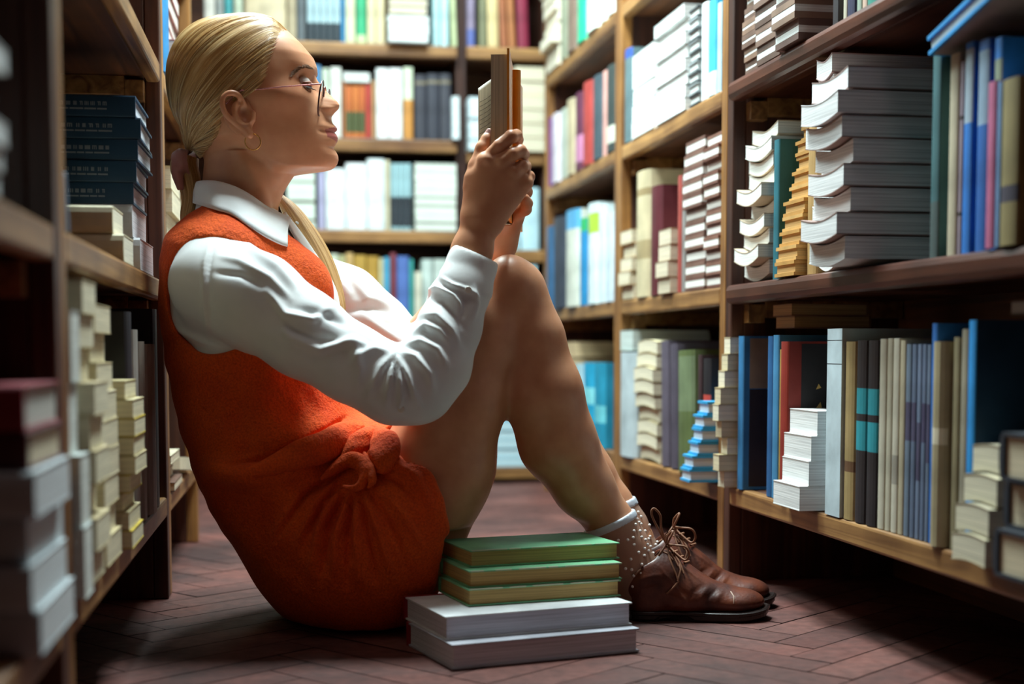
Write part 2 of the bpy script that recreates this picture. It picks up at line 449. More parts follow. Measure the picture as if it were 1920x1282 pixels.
# ================================================================= right near bookcase
WP = '#f2f3ef'; CR = '#e6dcc0'; OW = '#ece6d6'
z1, z2, z3, z4 = SH[0], SH[1], SH[2], SH[3]
pl = 'near right bookcase, lowest shelf'
row(FR, z1, [
 (1370, 1384, 632, 'stepped yellowed paperback', ['#d9cba6', '#b9a47a'], dict(st=True, n=9, pages=['#e8dfc6', '#d8cba8'], depth=0.13, jit=0.01, rec=-0.022, pl='in the cream pile left of the blue hardback', group='yellowed pile left of the blue book')),
 (1386, 1396, 630, 'blue hardback with a brown and tan photo cover', '#2f79ad', dict(w=0.155, rec=0.0, panels=[(.06, .97, .66, .985, '#9a8468'), (.50, .86, .72, .92, '#1e4a6c'), (.06, .97, .02, .655, '#2a1714')])),
 (1434, 1444, 630, 'mid blue narrow book behind the brown cover', '#1d5c93', dict(w=0.16)),
 (1444, 1455, 628, 'pale blue narrow book left of the yellow one', '#3f86b4', dict(w=0.17)),
 (1456, 1464, 655, 'mustard yellow thin book', '#a8853f', dict(w=0.15)),
 (1466, 1480, 640, 'red spined book with a black gold lettered cover', '#8e2414', dict(w=0.19, rec=0.0, pages='#d8a850', panels=[(.10, .99, .30, .985, '#1c1214')], glyphs=1)),
 (1481, 1536, 768, 'fat white paperback', '#e8e8e6', dict(st=True, n=4, pages='#f0f1f0', depth=0.13, rec=-0.02, step=0.008, jit=0.005, pl='of four before the black gold lettered cover')),
 (1551, 1579, 616, 'white box file with a black framed label', '#c9dbe2', dict(w=0.24, rec=0.0, band=(0.81, 0.815, '#1c2226'), band2=(0.935, 0.94, '#1c2226'), pages='#8d8582', spine_round=0.0)),
 (1580, 1600, 640, 'tan worn hardback with a brown band', '#a88f5e', dict(band=(0.27, 0.33, '#6b4a2e'))),
 (1601, 1621, 638, 'black book with turquoise spine stripe, left one', '#231d22', dict(band=(0.4, 0.56, '#1f9aa8'), band2=(0.6, 0.74, '#1f9aa8'))),
 (1622, 1642, 638, 'black book with turquoise spine stripe, right one', '#201b20', dict(band=(0.4, 0.56, '#1f9aa8'), band2=(0.6, 0.74, '#1f9aa8'))),
 (1643, 1656, 635, 'cream spined book touching the black pair', '#cfc9b4', dict()),
 (1657, 1667, 634, 'pale ivory thin book', '#c6bfa8', dict()),
 (1668, 1680, 634, 'ivory book with a small grey imprint', '#d2ccb8', dict(band=(0.25, 0.4, '#a8a294'))),
 (1681, 1691, 638, 'beige book left of the striped journals', '#bdb296', dict()),
 (1692, 1702, 645, 'blue grey striped journal, leftmost', '#6d7f92', dict(band=(0.5, 0.7, '#4d4a66'), group='striped journals')),
 (1703, 1712, 645, 'blue grey striped journal, second', '#5f6f88', dict(band=(0.5, 0.7, '#4d4a66'), group='striped journals')),
 (1713, 1721, 645, 'blue grey striped journal, third', '#70809a', dict(band=(0.3, 0.6, '#4d4a66'), group='striped journals')),
 (1722, 1730, 645, 'blue grey striped journal, fourth', '#62728c', dict(band=(0.5, 0.7, '#433f5e'), group='striped journals')),
 (1731, 1738, 646, 'blue grey striped journal, rightmost', '#6a7a90', dict(band=(0.4, 0.7, '#4d4a66'), group='striped journals')),
 (1739, 1750, 606, 'bright blue tall book behind the tan roll spine', '#1f6fc0', dict(w=0.2)),
 (1751, 1775, 640, 'thick tan cloth book with a raised pale band', '#a89a78', dict(spine_round=0.3, band=(0.5, 0.58, '#d6ccb0'), rec=0.004)),
 (1780, 1792, 632, 'olive tan narrow book', '#8d8262', dict()),
 (1795, 1808, 617, 'greyish cream tall book beside the big blue volume', '#9c9480', dict()),
 (1814, 1829, 600, 'big bright blue volume with a dark lettered cover', '#0f3c5c', dict(w=0.26, rec=0.002, band=(0, 1, '#1f93dc'), lettered=1)),
 (1845, 1915, 836, 'thick cream paperback', ['#cfc4a4', '#b8ae94'], dict(st=True, n=4, pages='#ded5ba', depth=0.13, rec=-0.03, step=0.006, sag=0.003, pl='under the blue volume at the right edge')),
 (1950, 2010, 812, 'black bound cream book', '#1d2430', dict(st=True, n=3, pages='#d8c8a8', face='end', depth=0.17, rec=-0.035, hard=True, c=0.004, pl='at the right picture edge, lowest shelf')),
], pl)
pl = 'near right bookcase, middle shelf'
row(FR, z2, [
 (1386, 1436, 248, 'curled white pamphlet', ['#e4e2d8', '#c8b49a'], dict(st=True, n=10, pages='#f0f0ea', depth=0.14, jit=0.016, sag=-0.010, pl='in the curled pile against the post, near right')),
 (1441, 1451, 264, 'teal spined black book', '#1f6a78', dict(w=0.15)),
 (1463, 1503, 232, 'ochre bound book', ['#c9964e', '#d8ab66'], dict(st=True, n=10, pages='#e0b878', depth=0.13, rec=-0.012, face='fore', hard=True, c=0.005, jit=0.004, step=0.004, pl='in the orange tan pile, near right')),
 (1505, 1524, 236, 'tan boarded book beside the ochre pile', '#b8935a', dict(w=0.16, spine_out=True)),
 (1527, 1559, 118, 'white floppy paperback', ['#ebe9e6', '#b89a96'], dict(st=True, n=10, pages='#f1f2f1', depth=0.19, jit=0.012, sag=-0.007, pl='in the left white pile, near right')),
 (1562, 1639, 152, 'thick white paperback', ['#e9e7e8', '#9c8078'], dict(st=True, n=8, pages='#f3f4f4', depth=0.17, rec=-0.03, jit=0.018, step=-0.002, sag=-0.007, pl='in the right white pile, near right')),
 (1731, 1747, 66, 'tall dark teal book', '#3c6b70', dict(w=0.22, band=(0.0, 0.25, '#4b5d5c'))),
 (1763, 1780, 106, 'cream spined atlas with a thin vertical line', '#c2b79c', dict(w=0.2)),
 (1781, 1789, 120, 'mauve grey thin book with dark dots', '#8f7f8c', dict(w=0.2, band=(0.7, 0.72, '#2e2228'), band2=(0.2, 0.22, '#2e2228'))),
 (1790, 1806, 85, 'blue volume with pale flaking top, left of three', '#1f78cf', dict(w=0.2, band=(0.62, 0.97, '#a9bccb'), group='blue flaked volumes')),
 (1815, 1836, 80, 'blue volume with pale flaking top, middle of three', '#155fae', dict(w=0.2, band=(0.6, 0.95, '#8fa9c0'), group='blue flaked volumes')),
 (1844, 1858, 76, 'blue volume with pale flaking top, right of three', '#1f7fd6', dict(w=0.2, band=(0.66, 0.9, '#93a28c'), group='blue flaked volumes')),
 (1860, 1876, 158, 'pink spined paperback', '#c2688e', dict(w=0.17, rec=-0.01)),
 (1877, 1886, 158, 'powder blue narrow paperback', '#6d8fb8', dict(w=0.17, rec=-0.01)),
 (1888, 1922, 152, 'olive cloth volume with a dark label', '#8c7d50', dict(w=0.18, rec=-0.01, band=(0.26, 0.36, '#3a3444'))),
 (1924, 1950, 160, 'brown book past the olive volume', '#6d5138', dict()),
], pl)
pl = 'near right bookcase, top visible shelf'
row(FR, z3, [
 (1388, 1416, -60, 'brown paperback', ['#6f5244', '#8c6c58'], dict(st=True, n=8, pages='#eef2f0', depth=0.15, jit=0.005, rnd=0.1, c=.008, pl='in the left column of the brown piles above', group='brown covered piles')),
 (1418, 1463, -130, 'dark brown paperback', ['#5f463a', '#7d6152'], dict(st=True, n=7, pages='#eef2f0', depth=0.16, jit=0.005, rnd=0.1, c=.009, rec=-0.01, pl='in the middle column of the brown piles above', group='brown covered piles')),
 (1466, 1512, -175, 'taupe paperback', ['#6a5148', '#8d7260'], dict(st=True, n=7, pages='#eef2f0', depth=0.16, jit=0.005, rnd=0.1, c=.009, rec=-0.02, pl='in the right column of the brown piles above', group='brown covered piles')),
 (1545, 1556, -60, 'nearly black thick book', '#2a2126', dict(w=0.15)),
 (1564, 1571, -60, 'cream thin book left of the navy one', '#c8c2ac', dict()),
 (1572, 1587, -60, 'navy and white spined book', '#26264c', dict(band=(0.4, 0.7, '#c8c8c8'))),
 (1589, 1598, -60, 'mint grey book', '#9fb2a0', dict()),
 (1599, 1608, -60, 'salmon and cream book', '#d8b8a4', dict()),
 (1609, 1630, -60, 'sea green book, left one', '#2f8f80', dict()),
 (1631, 1652, -80, 'sea green book, right one', '#2a8578', dict()),
 (1655, 1680, -80, 'dull olive book', '#565038', dict()),
], pl)
# ================================================================= right middle bookcase
pl = 'middle right bookcase, lowest shelf'
row(FR, z1, [
 (1163, 1191, 660, 'pale grey blue magazine stood on end', '#b4c2c6', dict(w=0.2)),
 (1194, 1232, 640, 'crumpled cream paperback', ['#d2c49c', '#b29c78'], dict(st=True, n=9, pages='#e6dcc0', depth=0.14, jit=0.008, sag=0.005, pl='in the crumpled pile, middle right')),
 (1239, 1252, 640, 'grey violet book leaning left', '#5c5462', dict(lean=-3)),
 (1256, 1268, 645, 'slate violet book leaning beside its twin', '#4f4856', dict(lean=-3)),
 (1272, 1300, 658, 'moss green thick book', '#5b6a3c', dict(lean=-2, band=(0.5, 0.95, '#6f7f5c'))),
 (1304, 1311, 665, 'thin dark book with a red foot', '#3a2326', dict(band=(0.1, 0.5, '#a83a2a'))),
 (1315, 1328, 672, 'black book with a red emblem', '#17141a', dict(band=(0.62, 0.7, '#c24438'))),
 (1328, 1352, 752, 'blue covered hardback', '#2ea0d6', dict(st=True, n=6, pages='#e9eef0', depth=0.14, step=0.006, rec=-0.05, hard=True, c=0.004, jit=0.004, pl='in the blue edged steps beside the post')),
], pl)
row(FR, z1 + 0.218, [
 (1163, 1189, 619, 'pale green folded paper', '#b8c8be', dict(st=True, n=1, depth=0.16, pages='#c6d2cc', zb=z1 + 0.2215, pl='lying over the grey magazine, middle right')),
], pl)
pl = 'middle right bookcase, second shelf'
row(FR, z2, [
 (1165, 1188, 432, 'beige paperback', '#b89a70', dict(st=True, n=5, pages='#ddd0b4', depth=0.13, jit=0.012, pl='in the short pile behind the post, middle right')),
 (1191, 1214, 322, 'ornate cream volume with notched spine', '#c7b894', dict(band=(0.3, 0.45, '#a8946c'), band2=(0.8, 0.86, '#9c865e'))),
 (1217, 1236, 350, 'dark maroon ledger', '#56121e', dict(w=0.19)),
 (1238, 1262, 430, 'small buff paperback', '#a58a6c', dict(st=True, n=4, pages='#d9cbb0', depth=0.13, rec=-0.01, jit=0.008, pl='in the low pile before the maroon ledger')),
 (1264, 1271, 330, 'brick red thin book', '#a0443a', dict()),
 (1272, 1278, 330, 'grey thin book beside brown columns', '#8d8884', dict()),
 (1280, 1317, 262, 'brown covered booklet', ['#6e4a3e', '#7c5a4c'], dict(st=True, n=11, pages='#ebe7e0', depth=0.15, jit=0.005, rnd=0.05, c=.0055, pl='in the left booklet column, middle right bookcase', group='booklet columns')),
 (1319, 1349, 252, 'reddish brown booklet', ['#72483a', '#835a4a'], dict(st=True, n=12, pages='#ebe7e0', depth=0.15, jit=0.005, rnd=0.05, c=.0050, pl='in the right booklet column, middle right bookcase', group='booklet columns')),
], pl)
pl = 'middle right bookcase, third shelf'
row(FR, z3, [
 (1166, 1179, 95, 'grey teal book', '#587074', dict(band=(0.9, 1.0, '#2c4f9c'))),
 (1182, 1222, 95, 'white paper bound volume', '#e2e8e6', dict(st=True, n=5, pages=WP, depth=0.16, jit=0.004, pl='in the lower white pile, third shelf')),
 (1225, 1283, 32, 'white glossy brochure', ['#e8eeee', '#dfe4e2'], dict(st=True, n=8, pages=WP, depth=0.17, jit=0.005, pl='in the tall white pile, third shelf')),
 (1286, 1304, 20, 'grey and white book', ['#4c5254', '#9aa2a4'], dict(st=True, n=9, pages='#e9eeec', depth=0.14, jit=0.003, hard=True, c=0.003, pl='in the grey striped pile, third shelf')),
 (1306, 1318, 10, 'white spined catalogue', '#e6ecec', dict()),
 (1319, 1333, 5, 'bright cyan catalogue', '#3cb4e0', dict(band=(0.0, 0.25, '#dfeaf0'))),
 (1334, 1342, 10, 'pale blue catalogue', '#b6d8e6', dict()),
 (1344, 1356, -10, 'white and red patterned book leaning right', '#b87c78', dict(band=(0.3, 0.55, '#a83a40'), band2=(0.7, 0.95, '#d6c8c4'))),
], pl)
pl = 'middle right bookcase, fourth shelf'
row(FR, z4, [
 (1190, 1212, -200, 'brown book high up', '#6d4c34', dict()),
 (1220, 1246, -220, 'white book with a slate cover', '#dfe3e2', dict(band=(0.5, 0.9, '#3c3c48'))),
], pl)
# ================================================================= right far bookcase
pl = 'far right bookcase, top shelf'
row(FR, z4, [
 (1022, 1047, -50, 'cream softback', '#d8c6a4', dict(st=True, n=9, pages='#ece2cc', depth=0.14, rec=-0.01, jit=0.01, pl='in the cream corner pile, far right bookcase')),
 (1049, 1060, -50, 'grey green book', '#8a8e78', dict()),
 (1062, 1078, -50, 'brown grey book', '#7a6456', dict()),
 (1080, 1096, -50, 'vivid green book', '#17b488', dict()),
 (1098, 1120, -50, 'white book with lime top', '#dfe9dc', dict(band=(0.72, 0.95, '#5ec860'))),
 (1121, 1133, -50, 'pale mint book with blue dots', '#cfe6dc', dict(band=(0.75, 0.85, '#3c7cb4'))),
 (1134, 1148, -50, 'white grey magazine', '#d5dbd8', dict()),
], pl)
pl = 'far right bookcase, third shelf'
row(FR, z3, [
 (1026, 1033, 222, 'purple thin book', '#7b3a8e', dict()),
 (1034, 1048, 215, 'lilac white book', '#d6cdd4', dict()),
 (1050, 1060, 205, 'grey mint book', '#a9b0a2', dict()),
 (1061, 1074, 188, 'sand coloured book', '#b8a888', dict()),
 (1076, 1088, 176, 'plum book with pink dots', '#5c2440', dict(band=(0.1, 0.45, '#b8789c'))),
 (1091, 1107, 156, 'brick red book', '#a83a34', dict()),
 (1109, 1124, 144, 'slate teal book', '#3c4c54', dict()),
 (1125, 1133, 135, 'rose pink book', '#d09a90', dict()),
 (1134, 1149, 125, 'black and white patterned book', '#2f3a38', dict(band=(0.1, 0.3, '#c8c8b8'))),
], pl)
pl = 'far right bookcase, second shelf'
row(FR, z2, [
 (1024, 1036, 425, 'steel blue book', '#33638c', dict()),
 (1039, 1059, 408, 'dark slate book', '#333a48', dict()),
 (1062, 1084, 395, 'pale stone book with sky top', '#cfd2c4', dict(band=(0.8, 1.0, '#5aa6d2'))),
 (1085, 1096, 410, 'azure book', '#1f86bc', dict(band=(0.85, 1.0, '#2aa860'))),
 (1101, 1118, 382, 'white green topped book', '#d3e2e2', dict(band=(0.7, 0.9, '#a8c83c'))),
 (1120, 1132, 384, 'pale icy book', '#cfdee2', dict()),
 (1133, 1148, 400, 'ice white book beside the post', '#c4d2da', dict()),
], pl)
pl = 'far right bookcase, lowest shelf'
row(FR, z1, [
 (1040, 1075, 640, 'brown cloth booklet', ['#8c6a44', '#6d5030'], dict(st=True, n=6, pages='#cdb48c', depth=0.15, jit=0.006, pl='in the brown pile behind the shin')),
 (1078, 1092, 682, 'pale blue book beside the shin', '#a8ccd8', dict()),
 (1094, 1112, 680, 'cyan book beside the shin', '#1c9cc4', dict(band=(0.5, 0.7, '#7fd0d8'))),
 (1114, 1132, 680, 'teal blue book beside the shin', '#1a8cac', dict(band=(0.3, 0.5, '#6cc8d4'))),
], pl)
# ================================================================= end wall
pl = 'end wall case, upper shelf'
zt = BZ[4]
row(FB, zt, [
 (392, 412, -40, 'off white book above the hair', '#dcd8cc', dict()),
 (414, 428, -40, 'grey book above the hair', '#9aa09c', dict()),
 (430, 444, -40, 'teal book above the hair', '#3fa4a8', dict()),
 (447, 463, -40, 'pale green book above the hair', '#c6d2b8', dict()),
 (466, 544, -40, 'wide cream album above the forehead', '#d9c8a4', dict()),
 (546, 562, -40, 'beige book over the brow', '#b8a888', dict()),
 (563, 579, -40, 'slate grey book over the brow', '#5c6468', dict()),
] + [(582 + 12.4 * i, 593.4 + 12.4 * i, -40, f'pale blue volume with black foot, {ORD[i]} from the left', '#b5d3da', dict(band=(0.0, 0.30, '#2c3840'), group='pale blue black footed set')) for i in range(5)] + [
 (645, 652, -40, 'bright blue narrow book', '#2f8cc0', dict()),
 (653, 671, -40, 'lemon cream book', '#dfe0b8', dict()),
 (673, 691, -40, 'emerald green book', '#2fae78', dict(band=(0.0, 0.12, '#cfe0a8'))),
 (693, 708, -40, 'cream yellow book', '#e2d7ac', dict()),
 (709, 725, -40, 'ivory yellow book', '#e0cfa4', dict()),
 (728, 806, 34, 'white magazine', '#e4ebe8', dict(st=True, n=4, pages='#eef4f2', depth=0.16, rec=-0.03, jit=0.003, pl='in the white pile on the upper end wall shelf', face='fore')),
 (815, 827, -40, 'ice blue book, left one', '#b6dde2', dict()),
 (829, 843, -40, 'ice blue book, right one', '#bfe6ea', dict()),
 (849, 861, -40, 'pale green leaning book', '#c0cc9c', dict(lean=-2)),
], pl)
row(FB, zt + 0.079, [(730, 804, -40, 'beige magazine', '#cdb898', dict(st=True, n=5, pages='#e0d6c0', depth=0.15, rec=-0.02, jit=0.004, pl='piled over the white ones, upper end wall shelf'))], pl)
row(FB, BZ2[4], [
 (878, 892, -40, 'mauve book with violet foot', '#8d7f98', dict(lean=0, band=(0.0, 0.25, '#5866a8'))),
 (900, 914, -40, 'olive grey leaning book', '#7c7c5c', dict(lean=0)),
 (916, 936, -40, 'straw coloured leaning book', '#e0c890', dict(lean=-1)),
 (940, 953, -40, 'rust brown leaning book', '#a8623a', dict(lean=-3)),
 (955, 968, -40, 'copper brown leaning book', '#b4703e', dict(lean=-3)),
 (972, 992, -40, 'crimson book', '#8c1c3c', dict(lean=-2)),
], 'on the upper shelf of the narrow end unit')
pl = 'end wall case, second shelf'
row(FB, BZ[3], [
 (560, 578, 140, 'grey green book beside the temple', '#8c9c8c', dict()),
 (590, 606, 122, 'blue and cream book by the brow', '#4f86b4', dict(band=(0, 0.7, '#c8d0c0'))),
 (608, 622, 128, 'pale sage book', '#c4d0bc', dict()),
 (624, 644, 126, 'ivory white book', '#e4e4da', dict()),
 (646, 651, 150, 'rust edged thin book', '#b8703c', dict()),
 (652, 664, 160, 'orange black banded volume, left', '#c86a2c', dict(band=(0.1, 0.5, '#4a5428'), group='orange banded volumes')),
 (665, 676, 160, 'orange black banded volume, middle', '#d0742e', dict(band=(0.1, 0.5, '#4a5428'), group='orange banded volumes')),
 (677, 688, 160, 'orange black banded volume, right', '#c8662a', dict(band=(0.1, 0.5, '#4a5428'), group='orange banded volumes')),
 (689, 699, 158, 'scarlet book', '#b83c30', dict()),
 (701, 707, 150, 'sandy thin book', '#c89a68', dict()),
 (709, 732, 128, 'broad white book, left of two', '#eef2f0', dict()),
 (733, 757, 128, 'broad white book, right of two', '#f0f4f2', dict()),
 (759, 777, 126, 'white book with an orange foot', '#d2dcc0', dict(band=(0, 0.55, '#c88838'))),
 (780, 802, 140, 'charcoal navy volume, left of three', '#33343f', dict(band=(0.85, 0.9, '#7a705c'), group='charcoal volumes')),
 (803, 826, 138, 'charcoal navy volume, middle of three', '#30323e', dict(band=(0.85, 0.9, '#7a705c'), group='charcoal volumes')),
 (827, 847, 138, 'charcoal navy volume, right of three', '#34353f', dict(band=(0.85, 0.9, '#7a705c'), group='charcoal volumes')),
], pl)
row(FB, BZ[3], [(646, 699, 136, 'white green catalogue', '#d8e8e0', dict(st=True, n=2, zb=zb(157), pages=WP, depth=0.15, jit=0.004, pl='lying over the orange volumes'))], pl)
row(FB, BZ[3], [(849, 868 - 4, 183, 'icy white catalogue', '#d6e8ee', dict(st=True, n=4, pages='#e9f4f6', depth=0.16, rec=-0.02, jit=0.002, pl='in the pale pile behind the open book'))], pl)
row(FB, BZ2[3], [
 (873, 915, 184, 'pale blue catalogue', '#c8dee4', dict(st=True, n=5, pages='#dfeef2', depth=0.16, rec=-0.02, jit=0.003, pl='in the blue white pile behind the open book')),
 (962, 1026, 128, 'manila bound volume', ['#cdb88c', '#d6c49c'], dict(st=True, n=6, pages='#eadfc2', depth=0.16, rec=-0.02, jit=0.006, pl='in the manila pile right of the open book')),
], 'on the third shelf of the narrow end unit')
pl = 'end wall case, third shelf'
row(FB, BZ[2], [
 (540, 596, 322, 'mint white journal', ['#c6d8c8', '#dbe4d2'], dict(st=True, n=6, pages='#e2ecdf', depth=0.16, jit=0.004, pl='in the mint pile behind the chin')),
 (600, 611, 320, 'lavender thin book', '#b4b0d0', dict()),
 (613, 650, 316, 'large white folder, left of three', '#e9f1f3', dict()),
 (651, 690, 306, 'large white folder, middle of three', '#edf4f6', dict()),
 (691, 724, 298, 'large white folder, right of three', '#e6f0f0', dict()),
 (725, 733, 300, 'buff thin book by the white folders', '#d2c8a8', dict()),
] + [(735 + 9.6 * i, 743.8 + 9.6 * i, 306, f'short ice blue volume with black foot, {ORD[i]} from left', '#9fc6cc', dict(band=(0.05, 0.5, '#2a3038'), group='short ice blue set')) for i in range(4)] + [
 (777, 864, 306, 'mint cream folder', ['#d3dfd0', '#bccaba'], dict(st=True, n=8, pages='#e6ece0', depth=0.17, jit=0.003, pl='in the mint cream pile behind the wrist')),
], pl)
row(FB, BZ2[2], [
 (884, 940, 325, 'grey white folder behind the hands', '#c4ccc8', dict()),
 (944, 976, 352, 'ice blue folder, left of two', '#bfe2ec', dict(w=0.2)),
 (978, 1012, 352, 'ice blue folder, right of two', '#c6e8f2', dict(w=0.2)),
], 'on the second shelf of the narrow end unit')
row(FB, BZ2[1], [
 (925, 970, 497, 'pale sky folder', '#b0dce8', dict(st=True, n=3, pages='#c8e8f0', depth=0.17, jit=0.004, pl='in the sky blue pile beside the knee')),
 (974, 1008, 497, 'sky blue folder', '#aedcea', dict(st=True, n=4, pages='#c8e8f0', depth=0.17, jit=0.004, pl='in the pile behind the knee')),
], 'on the low shelf of the narrow end unit')
pl = 'end wall case, fourth shelf'
row(FB, BZ[1], [
 (596, 618, 480, 'cream book over the far sleeve', '#d0c8a8', dict()),
 (620, 636, 476, 'white green book over the far sleeve', '#ccd4bc', dict()),
 (637, 649, 478, 'pale olive book', '#b8b484', dict()),
 (650, 664, 474, 'sand orange book', '#c8a468', dict()),
 (665, 688, 478, 'mustard volume, left of two', '#b8923c', dict()),
 (689, 711, 480, 'mustard volume, right of two', '#b48c34', dict()),
 (712, 720, 484, 'buff narrow book', '#d6cc9c', dict()),
 (721, 732, 482, 'light blue narrow book', '#4ba2c8', dict()),
 (733, 744, 474, 'wine red narrow book', '#7c3440', dict()),
 (745, 768, 480, 'cornflower blue volume', '#5070b4', dict()),
 (769, 776, 486, 'turquoise narrow book', '#3aa49c', dict()),
 (777, 790, 510, 'cream upright book beside the sleeve', '#d8d6c0', dict(rec=-0.02)),
 (792, 812, 486, 'pale mint book beside the sleeve', '#c4d4cc', dict()),
 (814, 840, 486, 'greenish white book behind the cuff', '#c2cfc6', dict()),
], pl)
row(FB, BZ[0], [(800, 860, 770, 'pale blue box file', '#9cc8da', dict(st=True, n=3, pages='#c8e2ec', depth=0.17, jit=0.003, pl='on the floor level shelf behind the thigh'))], pl)
row(FB, BZ2[0], [
 (885, 1000, 790, 'sky blue magazine', ['#8cc4d8', '#b4dce8'], dict(st=True, n=5, pages='#c8e6ee', depth=0.17, jit=0.003, pl='on the floor level shelf between the legs')),
], pl)
# ================================================================= left bookcases

def flat(M0, frame_u, depth, z, t, along, into, cover, pages, label, ang=0.0, spine_to_camera=True, group=None, frame=FL, **kw):
    """book lying flat; the spine faces the camera, its head faces the aisle; along = size along the row, into = size into the case"""
    M = frame.mat(frame_u, depth, z + t / 2) @ Matrix.Rotation(ang, 4, 'Z')
    A = Matrix(((0, 1, 0, 0), (0, 0, 1, 0), (1, 0, 0, 0), (0, 0, 0, 1)))
    return book(M @ A, t - 0.0004, along, into, cover, pages, label, group, **kw)
NAVY = '#12405f'
z = z2 + 0.001
ua = uL(272)
for i in range(2):
    flat(None, ua + 0.002 - 0.012 * i, 0.004 + 0.008 * i, z, 0.042, 0.17, 0.2, '#d9dde0', '#eef1f5', f'white paperback {["lowest", "second from the bottom"][i]} under the navy stack on the left shelf', hard=False, c=0.001); z += 0.042
navy = []
for i in range(5):
    j = [0.000, 0.004, 0.010, 0.016, 0.010][i]; d = [0.010, 0.006, 0.004, 0.0, 0.006][i]
    nm = ['lowest', 'second from the bottom', 'middle one', 'second from the top', 'topmost'][i]
    navy.append(flat(None, ua - 0.010 + 0.3 * j, d, z, 0.0278, 0.165, 0.235, NAVY, '#e4eaf4', f'navy hardback with pale spine lettering, {nm}, left of the hair', ang=[0, .01, -.015, .012, 0][i], hard=True, c=0.0028, spine_round=0.04)); z += 0.028
ub = uL(248)
z = z2 + 0.001
for i in range(2):
    flat(None, ub - 0.0 - 0.03, 0.004 + 0.012 * i, z, 0.033, 0.10, 0.16, '#d8cfae', '#e9e2cc', f'cream paperback with worn spine before the navy stack, {["lower", "upper"][i]} of two', hard=False, c=0.0015, spine_round=0.2); z += 0.033
row(FL, z2, [
 (132, 137, 305, 'yellow and blue picture book by the post', '#b8a04c', dict(lean=-10, w=0.16, band=(0.0, 0.55, '#5c7fa0'))),
 (141, 146, 335, 'slate blue picture book by the post', '#5f7f9c', dict(lean=-14, w=0.16)),
], 'on the middle shelf of the left bookcase')
row(FL, z1, [
 (129, 148, 582, 'bluish white folder', '#c8d0cc', dict(st=True, n=4, pages='#d8dcd4', depth=0.15, jit=0.01, pl='against the left post, lowest left shelf')),
 (151, 180, 528, 'yellowed cream paperback', ['#cdbf96', '#b8a67c'], dict(st=True, n=9, pages='#e2d8b8', depth=0.15, jit=0.012, pl='in the tall cream pile, lowest left shelf')),
 (183, 213, 572, 'buff paperback', ['#c8b88c', '#d8ccaa'], dict(st=True, n=9, pages='#e2d6b4', depth=0.14, jit=0.01, pl='in the middle buff pile, lowest left shelf')),
 (216, 240, 712, 'yellow edged booklet', ['#c9b03c', '#cdbf94', '#b8a878'], dict(st=True, n=9, pages='#e4d9b6', depth=0.14, rec=-0.012, jit=0.008, pl='in the short yellow pile, lowest left shelf')),
 (243, 251, 585, 'black tall binder by the grey books', '#2a2a32', dict(w=0.2)),
 (254, 262, 618, 'pale grey tall book, left of three', '#a9a49c', dict(w=0.2)),
 (264, 273, 640, 'warm grey tall book, middle of three', '#968c80', dict(w=0.2)),
 (275, 288, 645, 'stone grey tall book, right of three', '#a0968a', dict(w=0.2)),
 (290, 297, 580, 'very dark tall book against the divider', '#241418', dict(w=0.2)),
], 'on the lowest shelf of the left bookcase')
# foreground pile, far left
u0 = LL1 - .036 - .16 + .05
z = z1 + 0.0005
for i in range(4):
    flat(None, u0 - 0.01 * (i % 2) - 0.05, -0.012 + 0.004 * (i % 3), z, 0.034, 0.155, 0.24, '#b9c2c6', '#d6dcde', f'blurred grey white catalogue, {["lowest", "second from below", "third from below", "fourth from below"][i]}, under the crimson hardback', hard=False, c=0.0015); z += 0.034
flat(None, u0 - 0.05, -0.006, z, 0.028, 0.15, 0.2, '#4a0d18', '#d8c8a8', 'blurred dark maroon book directly under the red one at the left edge', hard=True, c=0.002); z += 0.028
flat(None, u0 - 0.05, -0.004, z, 0.034, 0.15, 0.2, '#8c1228', '#c9c8be', 'blurred crimson hardback topping the pile at the left picture edge', hard=True, c=0.002)
row(FL, z2, [
 (-40, 14, 40, 'blurred white folder', '#d8dedc', dict(st=True, n=7, pages='#e4e9e8', depth=0.16, jit=0.006, pl='in the foreground pile at the top left edge')),
], 'in the foreground bookcase')
# behind the woman
row(FL, z3, [
 (316, 325, -60, 'bright blue upright book above the navy stack', '#2c8fd0', dict()),
 (328, 345, -60, 'red white volume', ['#a8343c', '#c8b0a4'], dict(st=True, n=10, pages='#e2d4cc', depth=0.15, jit=0.01, pl='in the pile behind the head')),
], 'in the narrow bookcase behind the woman')
row(FL, z2, [
 (317, 335, 330, 'creamy paperback', ['#cdbd90', '#e0d4b0'], dict(st=True, n=5, pages='#e9dfc0', depth=0.14, rec=-0.004, jit=0.006, pl='in the pile behind the ponytail')),
], 'in the narrow bookcase behind the woman')
row(FL, z1, [
 (316, 334, 850, 'brown and white worn book', ['#5c3c2c', '#c8bca0'], dict(st=True, n=4, pages='#d8ccb0', depth=0.14, jit=0.012, pl='under the back of the woman')),
 (340, 352, 870, 'crumpled ivory notebook under the back of the woman', '#d8d0b4', dict(lean=6)),
], 'in the narrow bookcase behind the woman')

